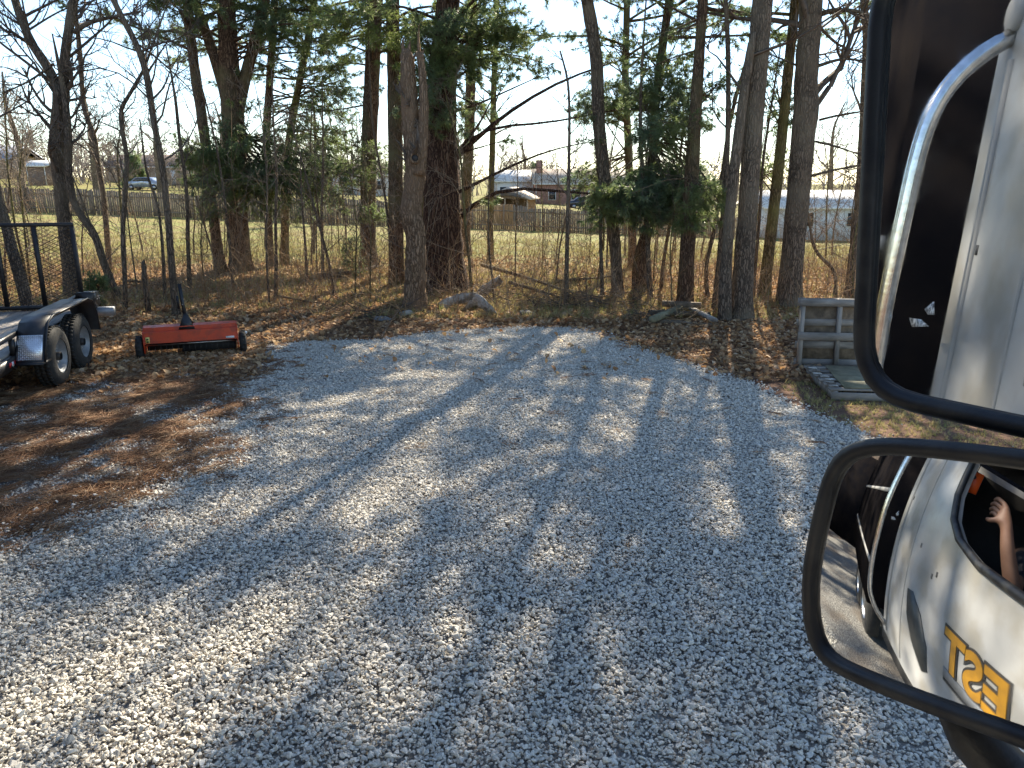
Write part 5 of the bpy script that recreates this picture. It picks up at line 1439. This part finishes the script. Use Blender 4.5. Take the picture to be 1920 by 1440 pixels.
# ------------------------------------------------------------------ truck with its mirrors (the camera looks out beside its cab)
BETA = R_(20.0)
TF = np.array([math.cos(BETA), -math.sin(BETA), 0.0]); TO = np.array([math.sin(BETA), math.cos(BETA), 0.0])
SIDE = -.04                                     # cab side plane, measured along TO from the camera
def truck():
    root = thing('white_truck', 'white truck cab with black-framed side mirrors at the right edge', 'truck', (0, 0, 0), -BETA)
    # truck local frame: x = forward (TF), y = outward (TO), z up; world origin under the camera
    def loc(p): p = np.asarray(p, float); return np.stack([p @ TF, p @ TO, p[..., 2]], -1)
    REAR, FRONT = -2.12, .78
    # near side panel with a rounded window opening
    win = [(.34, 2.06), (.42, 2.2), (.36, 2.78), (.25, 2.86), (-.98, 2.86), (-1.09, 2.80), (-1.13, 2.66), (-1.12, 2.42), (-1.05, 2.28), (-.92, 2.19), (-.70, 2.12), (-.4, 2.08)]
    outer = [(FRONT, 1.05), (FRONT, 2.1), (FRONT - .12, 2.6), (FRONT - .26, 2.98), (FRONT - .4, 3.05), (REAR + .1, 3.05), (REAR, 2.95), (REAR, 1.05), (-.55, 1.05), (-.5, .95), (.45, .95), (.5, 1.05)]
    def panel(y, th, outs):
        bm = bmesh.new()
        vo = [bm.verts.new((x, y, z)) for x, z in outer]; vi = [bm.verts.new((x, y, z)) for x, z in win]
        eo = [bm.edges.new((vo[i], vo[(i + 1) % len(vo)])) for i in range(len(vo))]; ei = [bm.edges.new((vi[i], vi[(i + 1) % len(vi)])) for i in range(len(vi))]
        bmesh.ops.triangle_fill(bm, edges=eo + ei, use_beauty=True)
        r = bmesh.ops.extrude_face_region(bm, geom=list(bm.faces))
        for v in [g_ for g_ in r['geom'] if isinstance(g_, bmesh.types.BMVert)]: v.co.y -= th * outs
        bmesh.ops.recalc_face_normals(bm, faces=bm.faces)
        me = bpy.data.meshes.new('cab_side'); bm.to_mesh(me); bm.free(); me.materials.append(M['cab_white']); return data_obj('cab_side', me, M['cab_white'], root)
    side = panel(SIDE, .045, 1); far = panel(SIDE - 2.1, .045, -1)
    y0, y1 = SIDE - 2.1 + .05, SIDE - .05
    def slab(poly, name, m='cab_white'):      # poly in x,z swept across the cab width
        return MB().prism([[x, y0, z] for x, z in poly], (0, y1 - y0, 0)).build(name, M[m], root)
    slab([(FRONT - .4, 3.0), (FRONT - .4, 3.045), (REAR + .1, 3.045), (REAR + .1, 3.0)], 'roof')
    slab([(REAR, 1.05), (REAR, 2.95), (REAR + .05, 2.95), (REAR + .05, 1.05)], 'rear_wall')
    slab([(FRONT, 1.0), (FRONT, 2.05), (FRONT - .05, 2.05), (FRONT - .05, 1.0)], 'nose')
    slab([(REAR, 1.05), (REAR, 1.12), (FRONT - .05, 1.12), (FRONT - .05, 1.05)], 'floor', 'cab_dark')
    slab([(FRONT - .02, 2.05), (FRONT - .3, 2.98), (FRONT - .33, 2.98), (FRONT - .05, 2.05)], 'windscreen', 'glass_dark')
    slab([(-1.4, 1.12), (-1.4, 1.65), (-.75, 1.62), (-.75, 1.12)], 'seat_base', 'cab_dark')
    slab([(-1.62, 1.6), (-1.72, 2.5), (-1.56, 2.5), (-1.42, 1.6)], 'seat_back', 'cab_dark')
    slab([(.25, 1.7), (.25, 2.0), (.7, 2.04), (.7, 1.7)], 'dashboard', 'cab_dark')
    slab([(REAR - .25, .82), (REAR - .25, 1.02), (FRONT + .05, 1.02), (FRONT + .05, .82)], 'chassis', 'cab_dark')
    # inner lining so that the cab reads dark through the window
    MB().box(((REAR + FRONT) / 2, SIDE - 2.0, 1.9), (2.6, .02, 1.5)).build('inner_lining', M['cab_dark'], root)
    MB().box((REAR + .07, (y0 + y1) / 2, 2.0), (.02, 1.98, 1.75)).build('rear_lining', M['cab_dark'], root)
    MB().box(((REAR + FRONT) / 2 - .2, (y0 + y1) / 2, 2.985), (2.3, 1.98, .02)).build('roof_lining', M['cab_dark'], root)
    MB().tube([[x, SIDE + .004, z] for x, z in win], .022, 8, closed=True).build('window_rubber', M['black_plastic'], side, smooth=True)
    # door seams, handle recess, black sill
    MB().tube([[-1.98, SIDE + .001, z] for z in (1.1, 1.8, 2.4, 2.9)], .012, 6).build('pillar_seam', M['cab_seam'], side)
    MB().tube([[-1.56, SIDE + .001, z] for z in (1.1, 1.5, 2.2, 2.9)], .006, 6).build('door_seam', M['cab_seam'], side)
    leaf = [(-1.47, 1.72), (-1.36, 1.74), (-1.18, 1.66), (-1.06, 1.52), (-1.04, 1.36), (-1.12, 1.31), (-1.30, 1.42), (-1.43, 1.56)]
    MB().prism([[x, SIDE + .001, z] for x, z in leaf], (0, .006, 0)).build('handle_recess', M['cab_seam_dark'], side)
    for (x, z) in ((-1.12, 1.93), (-1.06, 1.96), (-1.95, 2.35), (-1.4, 2.05)): MB().box((x, SIDE + .001, z), (.018, .003, .03)).build('chip', M['dark_print'], side)
    # lettering on the door: the visible letters, gold on a black edge
    def letters(txt, x, z, size, m, yo, off, name):
        cu = bpy.data.curves.new(name, 'FONT'); cu.body = txt; cu.size = size; cu.extrude = .002; cu.offset = off; cu.align_x = 'RIGHT'; cu.shear = .0
        ob = bpy.data.objects.new(name + '_tmp', cu); COL.objects.link(ob)
        dg = bpy.context.evaluated_depsgraph_get(); me = bpy.data.meshes.new_from_object(ob.evaluated_get(dg)); bpy.data.objects.remove(ob)
        V = np.zeros(len(me.vertices) * 3); me.vertices.foreach_get('co', V); V = V.reshape(-1, 3)
        # reading direction on this side runs from the front of the truck to the rear
        W = np.stack([x - V[:, 0], np.full(len(V), SIDE + yo) + V[:, 2], z + V[:, 1]], -1)
        me.vertices.foreach_set('co', W.astype(np.float32).ravel()); me.materials.clear(); me.materials.append(m); me.update()
        o = bpy.data.objects.new(name, me); COL.objects.link(o); o.parent = side; return o
    try:
        letters('EST', -.85, 1.56, .29, M['dark_print'], .004, .020, 'letter_outline')
        letters('EST', -.85, 1.56, .29, M['gold_paint'], .008, .008, 'lettering')
    except Exception as ex:
        print('letters', ex)
    MB().box((-.55, SIDE + .004, 1.515), (.60, .004, .06)).build('stripe', M['grey_steel'], side); MB().box((-.55, SIDE + .003, 1.472), (.60, .003, .016)).build('stripe', M['dark_print'], side)
    # mirrors ---------------------------------------------------------------
    nh = nrm(np.array([-.883, -.469])); tau = R_(2.5)
    n1 = np.array([nh[0] * math.cos(tau), nh[1] * math.cos(tau), math.sin(tau)])
    e1 = nrm(np.cross(np.array([0, 0, 1.0]), n1)); e2 = np.cross(n1, e1)         # e1 runs away from the viewer's left
    P0 = CAM + .6 * ray(1608, 738)
    def hit(px, py):
        d = ray(px, py); t = ((P0 - CAM) @ n1) / (d @ n1); q = CAM + t * d - P0; return np.array([q @ e1, q @ e2])
    bl, tl, br = hit(1604, 740), hit(1645, -90), hit(1930, 814)
    s = np.sign(br[0] - bl[0]); Wd = .235
    def rounded(quad, rad, k=7):
        out = []
        m = len(quad)
        for i in range(m):
            p = np.array(quad[i]); a = nrm(np.array(quad[i - 1]) - p); b = nrm(np.array(quad[(i + 1) % m]) - p)
            for t in np.linspace(0, 1, k):
                q = p + a * rad * (1 - t) ** 2 + b * rad * t ** 2; out.append(q)
        return np.array(out)
    quad = [bl, bl + [s * Wd, (br[1] - bl[1]) / (br[0] - bl[0]) * s * Wd], tl + [s * Wd, 0], tl]
    outl = rounded(quad, .05)
    ctr = outl.mean(0)
    W3 = lambda p, off=0.0: P0 + p[:, :1] * e1 + p[:, 1:2] * e2 + n1 * off
    inner = ctr + (outl - ctr) * np.array([1 - .010 / .117, 1 - .010 / .2])
    glass = MB().add(loc(W3(inner)), None, None)
    G3 = loc(W3(inner)); gm = MB(); nG = len(G3)
    gm.add(np.vstack([G3, G3.mean(0)]), None, [[i, (i + 1) % nG, nG] for i in range(nG)])
    back = ctr + (outl - ctr) * .86
    hs = MB(); A = loc(W3(outl, .004)); B = loc(W3(outl, -.045)); Cc = loc(W3(back, -.085)); D = loc(W3(ctr[None], -.09))
    nA = len(A); V = np.vstack([A, B, Cc, D]); Q = []; T = []
    for i in range(nA):
        k = (i + 1) % nA; Q += [[i, k, nA + k, nA + i], [nA + i, nA + k, 2 * nA + k, 2 * nA + i]]; T.append([2 * nA + i, 2 * nA + k, 3 * nA])
    hs.add(V, Q, T)
    um = hs.build('flat_mirror', M['black_plastic'], root, smooth=True)
    MB().tube(loc(W3(ctr + (outl - ctr) * np.array([1 - .005 / .117, 1 - .005 / .2]), .002)), .0068, 10, closed=True).build('frame', M['black_plastic'], um, smooth=True)
    gm.build('mirror_glass', M['mirror_glass'], um)
    # convex mirror: a cap of a sphere
    foot = (2250, 985); Rs = .45; dd = nrm(ray(*foot)); Sx = CAM + .40 * ray(*foot) + Rs * dd
    def shit(px, py):
        d = nrm(ray(px, py)); oc = CAM - Sx; b = d @ oc; c = oc @ oc - Rs * Rs; D_ = max(0, b * b - c); return CAM + d * (-b - math.sqrt(D_))
    opx = [(1514, 1130), (1518, 1060), (1532, 985), (1549, 915), (1562, 878), (1585, 846), (1630, 829), (1700, 829), (1800, 838), (1920, 852), (2010, 866), (2050, 890), (2062, 950), (2080, 1150), (2090, 1340), (2075, 1410), (2040, 1430), (1990, 1418), (1920, 1389),
           (1830, 1357), (1740, 1324), (1650, 1288), (1590, 1262), (1550, 1238), (1525, 1200)]
    ol = np.array([shit(*p) for p in opx]); c0 = shit(1800, 1090); nc = nrm(c0 - Sx)
    f1 = nrm(np.cross(np.array([0, 0, 1.0]), nc)); f2 = np.cross(nc, f1)
    o2 = np.stack([(ol - c0) @ f1, (ol - c0) @ f2], -1)
    # smooth closed outline
    for _ in range(1):
        o2 = np.stack([o2, (o2 + np.roll(o2, -1, 0)) / 2], 1).reshape(-1, 2); o2 = .25 * np.roll(o2, 1, 0) + .5 * o2 + .25 * np.roll(o2, -1, 0)
    def lift(p, off=0.0):
        r2 = (p ** 2).sum(1); return Sx + p[:, :1] * f1 + p[:, 1:2] * f2 + nc * np.sqrt(Rs * Rs - r2)[:, None] + nc * off
    cc = o2.mean(0); rings = 16; m_ = len(o2); V = []; N_ = []
    for k in range(rings):
        f = (k + 1) / rings * .965; V.append(lift(cc + (o2 - cc) * f))
    V = np.vstack([lift(cc[None])] + V); T = [[0, 1 + i, 1 + (i + 1) % m_] for i in range(m_)]; Q = []
    for k in range(rings - 1):
        for i in range(m_): a = 1 + k * m_ + i; b = 1 + k * m_ + (i + 1) % m_; Q.append([a, a + m_, b + m_, b])
    nv = nrm(V - Sx)
    if np.cross(V[1] - V[0], V[2] - V[0]) @ nc < 0:
        T = [t[::-1] for t in T]; Q = [q[::-1] for q in Q]
    hs = MB(); A = loc(lift(o2, .004)); B = loc(lift(o2, -.03)); Cc = loc(lift(cc + (o2 - cc) * .82, -.075)); D = loc(lift(cc[None], -.095))
    nA = len(A); VV = np.vstack([A, B, Cc, D]); QQ = []; TT = []
    for i in range(nA):
        k = (i + 1) % nA; QQ += [[i, k, nA + k, nA + i], [nA + i, nA + k, 2 * nA + k, 2 * nA + i]]; TT.append([2 * nA + i, 2 * nA + k, 3 * nA])
    hs.add(VV, QQ, TT); lm = hs.build('convex_mirror', M['black_plastic'], root, smooth=True)
    MB().tube(loc(lift(cc + (o2 - cc) * .972, .001)), .0062, 10, closed=True).build('frame', M['black_plastic'], lm, smooth=True)
    go = MB().add(loc(V), Q, T).build('mirror_glass', M['mirror_glass'], lm, smooth=True)
    go.data.normals_split_custom_set_from_vertices([tuple(v) for v in loc(nv)])
    # make sure both glasses face the viewer
    # mirror post and arms
    pc = P0 + e1 * (s * .17) - n1 * .10
    top, bot = pc + [0, 0, .45], pc + [0, 0, -.42]
    MB().tube(loc(np.array([top, pc, bot])), .016, 10).build('mirror_post', M['black_plastic'], root, smooth=True)
    j = P0 + e1 * s * .19 - n1 * .045
    MB().tube(loc(np.array([j + [0, 0, .05], j + [0, 0, -.16]])), .018, 10).build('mirror_joint', M['black_plastic'], root, smooth=True)
    for zt, zb in ((top, 2.80),):
        a = loc(zt[None])[0]; MB().tube(np.array([a, a + [.02, -.08, -.03], [a[0] + .10, (a[1] + SIDE) / 2, (a[2] + zb) / 2], [a[0] + .30, SIDE + .01, zb]]), .016, 10).build('mirror_arm', M['black_plastic'], root, smooth=True)
    # lower stay that shows under the convex mirror
    q0 = CAM + .56 * ray(1795, 1300); q1 = CAM + .55 * ray(1830, 1385); q2 = CAM + .53 * ray(1890, 1455); a0, a1, a2 = loc(q0), loc(q1), loc(q2)
    MB().tube(np.array([a0, a1, a2, [a2[0] + .10, a2[1] - .10, a2[2] - .12], [a2[0] + .30, SIDE + .005, a2[2] - .3]]), .019, 12).build('lower_stay', M['black_plastic'], root, smooth=True)
    # chrome grab rail behind the door, found in the flat mirror
    def refl(px, py, F0):
        d = nrm(ray(px, py)); t = ((P0 - CAM) @ n1) / (d @ n1); q = CAM + t * d; r = d - 2 * (d @ n1) * n1; k = (F0 - q @ TF) / (r @ TF); return loc(q + k * r)
    hp = [refl(*p, -2.02) for p in ((1878, 66), (1850, 92), (1800, 135), (1762, 180), (1735, 240), (1716, 310), (1690, 430), (1662, 560), (1640, 690))]
    last = hp[-1]; hp += [last + np.array([0, .0, -.3]), last + np.array([0, -.01, -.55]), np.array([last[0], SIDE + .10, last[2] - .72]), np.array([last[0], SIDE, last[2] - .80])]
    hp[0] = np.array([hp[0][0], SIDE + .0, hp[0][2]])
    Q_, t_ = resample(hp, 46); MB().tube(Q_, .027, 14).build('grab_rail', M['chrome'], root, smooth=True)
    MB().lathe([(0, .06), (.012, .06), (.02, .045), (.02, .0005)], (hp[0][0], SIDE, hp[0][2] + .06), (0, 1, 0), 14).build('rail_bracket', M['cab_seam'], root, smooth=True)
    # dark body behind the cab, wheels
    MB().box((REAR - 2.9, SIDE - 1.05, 2.65), (4.6, 2.3, 3.3)).build('box_body', M['body_dark'], root)
    for z in (1.5, 2.35): MB().bar((REAR - .62, SIDE + .108, z), (REAR - 5.18, SIDE + .108, z), .015, .05).build('body_rail', M['cab_seam'], root)
    def refl_side(px, py, yo):
        d = nrm(ray(px, py)); t = ((P0 - CAM) @ n1) / (d @ n1); q = CAM + t * d; r = d - 2 * (d @ n1) * n1; k = (yo - q @ TO) / (r @ TO); return loc(q + k * r)
    for quad_ in (((1707, 596), (1728, 599), (1742, 612), (1712, 613)), ((1736, 580), (1752, 566), (1752, 590), (1742, 590))):
        pts_ = np.array([refl_side(*p, SIDE + .104) for p in quad_])
        st = MB().prism(pts_, (0, .004, 0)).build('sticker', M['sticker'], root)
    for x in (-.02, -3.9, -4.95):
        for y in (SIDE - .16, SIDE - 1.95):
            wl_ = MB().lathe([(-.13, .28), (-.14, .40), (-.10, .49), (0, .50), (.10, .49), (.14, .40), (.13, .28)], (x, y, .5), (0, 1, 0), 32).build('wheel', M['rubber'], root, smooth=True)
            MB().lathe([(.12, .29), (.06, .26), (.04, .12), (.10, .08), (.10, .0005)], (x, y, .5), (0, 1, 0), 24).build('rim', M['steel'], wl_, smooth=True)
    return root
truck()

# ------------------------------------------------------------------ driver seen in the convex mirror, phone, orange tag
def tw(p):                                      # truck coordinates -> world
    p = np.asarray(p, float); return p[0] * TF + p[1] * TO + np.array([0, 0, p[2]])
def driver():
    base = tw((-.95, -.6, 1.64))
    def skin_obj(name, verts, edges, rads, m, parent, sub=2):
        me = bpy.data.meshes.new(name); me.from_pydata([tuple(tw(v) - base) for v in verts], edges, [])
        o = bpy.data.objects.new(name, me); COL.objects.link(o); o.parent = parent
        sk = o.modifiers.new('skin', 'SKIN'); sk.use_smooth_shade = True
        for i, r in enumerate(rads):
            sv = me.skin_vertices[0].data[i]; sv.radius = (r, r) if np.isscalar(r) else r; sv.use_root = (i == 0)
        sb = o.modifiers.new('sub', 'SUBSURF'); sb.levels = sub; sb.render_levels = sub
        dg = bpy.context.evaluated_depsgraph_get(); me2 = bpy.data.meshes.new_from_object(o.evaluated_get(dg)); o.modifiers.clear(); o.data = me2
        me2.materials.clear(); me2.materials.append(m)
        for p in me2.polygons: p.use_smooth = True
        return o
    root = thing('person', 'person in a dark shirt sitting in the cab, one hand raised by the window', 'person', tuple(base))
    # body: pelvis, spine, neck, head, arms with hands (one chain for each finger), legs
    V = [(-.95, -.62, 1.76), (-.93, -.60, 1.95), (-.90, -.56, 2.15), (-.89, -.52, 2.27), (-.88, -.50, 2.36), (-.87, -.47, 2.46), (-.86, -.45, 2.57)]
    Rr = [.15, .14, .15, .09, .055, .085, .088]; E = [(i, i + 1) for i in range(6)]
    def chain(start, pts, rs):
        k = start
        for p, r in zip(pts, rs):
            V.append(p); Rr.append(r); E.append((k, len(V) - 1)); k = len(V) - 1
        return k
    wl_ = chain(3, [(-1.06, -.50, 2.24), (-.84, -.34, 2.05), (-.86, -.25, 2.26), (-.875, -.235, 2.325)], [.062, .048, .037, .032])     # left arm, raised
    pl = chain(wl_, [(-.905, -.22, 2.395)], [.042])
    for k, (z_, l) in enumerate(((2.475, .085), (2.447, .098), (2.419, .092), (2.393, .070))):
        chain(pl, [(-.935, -.210, z_ - .012), (-.95 - l * .45, -.195, z_ + .012), (-.95 - l * .95, -.205, z_ + .002)], [.0145, .013, .011])
    chain(pl, [(-.915, -.185, 2.365), (-.945, -.165, 2.35), (-.97, -.165, 2.355)], [.016, .0135, .0115])
    wr = chain(3, [(-.70, -.50, 2.24), (-.42, -.42, 2.08), (-.20, -.20, 2.24), (-.15, -.15, 2.29)], [.062, .048, .034, .030])
    pr = chain(wr, [(-.125, -.115, 2.335)], [.032])
    for k, (dz, l) in enumerate(((.035, .06), (.012, .065), (-.012, .06), (-.034, .05))):
        chain(pr, [(-.115, -.085, 2.345 + dz), (-.100, -.052, 2.35 + dz), (-.085, -.03, 2.35 + dz)], [.0105, .0095, .008])
    chain(pr, [(-.09, -.10, 2.36), (-.07, -.085, 2.37)], [.012, .010])
    chain(0, [(-.84, -.55, 1.74), (-.45, -.50, 1.72), (-.42, -.50, 1.30)], [.09, .07, .05]); chain(0, [(-.84, -.74, 1.74), (-.45, -.76, 1.72), (-.42, -.76, 1.30)], [.09, .07, .05])
    body = skin_obj('body', V, E, Rr, M['skin'], root)
    # dark shirt shell over torso and upper arms, hair cap
    SV = [(-.95, -.62, 1.72), (-.93, -.60, 1.95), (-.90, -.56, 2.15), (-.89, -.53, 2.25), (-1.06, -.50, 2.24), (-.88, -.37, 2.09), (-.70, -.50, 2.24), (-.50, -.44, 2.12)]
    skin_obj('shirt', SV, [(0, 1), (1, 2), (2, 3), (3, 4), (4, 5), (3, 6), (6, 7)], [.165, .155, .165, .10, .078, .062, .078, .062], M['shirt'], root)
    TV = [(-.95, -.62, 1.73), (-.84, -.55, 1.74), (-.45, -.50, 1.72), (-.42, -.50, 1.32), (-.84, -.74, 1.74), (-.45, -.76, 1.72), (-.42, -.76, 1.32)]
    skin_obj('trousers', TV, [(0, 1), (1, 2), (2, 3), (0, 4), (4, 5), (5, 6)], [.165, .10, .082, .065, .10, .082, .065], M['trouser'], root)
    hb = bmesh.new(); bmesh.ops.create_uvsphere(hb, u_segments=20, v_segments=12, radius=1)
    for v in hb.verts:
        p = np.array(v.co); c = tw((-.875, -.475, 2.575)) - base; v.co = Vector(c + p * np.array([.108, .112, .10]))
    bmesh.ops.delete(hb, geom=[v for v in hb.verts if v.co.z < (tw((-.87, -.46, 2.56)) - base)[2]], context='VERTS')
    me = bpy.data.meshes.new('hair'); hb.to_mesh(me); hb.free(); data_obj('hair', me, M['hair'], root)
    face = tw((-.82, -.36, 2.52)) - base
    MB().tube(np.array([face + [0, -.02, .03], face + [.004, .012, -.005], face + [.0, -.015, -.018]]), [.008, .014, .010], 8).build('nose', M['skin'], root, smooth=True)
    for sx in (-.032, .032):
        MB().lathe([(-.01, .010), (.0, .012), (.006, .008), (.008, .0005)], face + np.array([sx, -.02, .03]), (0, 1, 0), 10).build('eye', M['dark_print'], root, smooth=True)
    MB().bar(face + [-.022, -.018, -.045], face + [.022, -.018, -.045], .01, .008).build('mouth', M['tape_red'], root)
driver()
ph = MB(); 
def phone():
    root = thing('mobile_phone', 'dark mobile phone held up at the truck window', 'phone', tuple(tw((-.035, -.055, 2.385))), 0)
    MB().box((0, 0, 0), (.078, .010, .155)).build('phone_body', M['phone_case'], root)
    for (x, z) in ((.022, .058), (.022, .034), (.002, .046)): MB().cyl((x, .005, z), (x, .0075, z), .008, 14).build('lens', M['glass_dark'], root)
phone()
def orange_tag():
    p = tw((-1.19, -.12, 2.545)); root = thing('hanging_tag', 'small orange tag hanging inside the cab window', 'tag', tuple(p), -BETA - R_(52))
    MB().box((0, 0, 0), (.095, .02, .13)).build('tag_card', M['orange_plastic'], root)
    MB().cyl((0, .01, .03), (0, .014, .03), .012, 12).build('hole', M['dark_print'], root)
    MB().tube([[0, 0, .058], [0, 0, .2], [0, 0, .425]], .003, 5).build('cord', M['dark_print'], root)
orange_tag()
print('triangles approx', sum(len(o.data.polygons) for o in bpy.data.objects if o.type == 'MESH'))
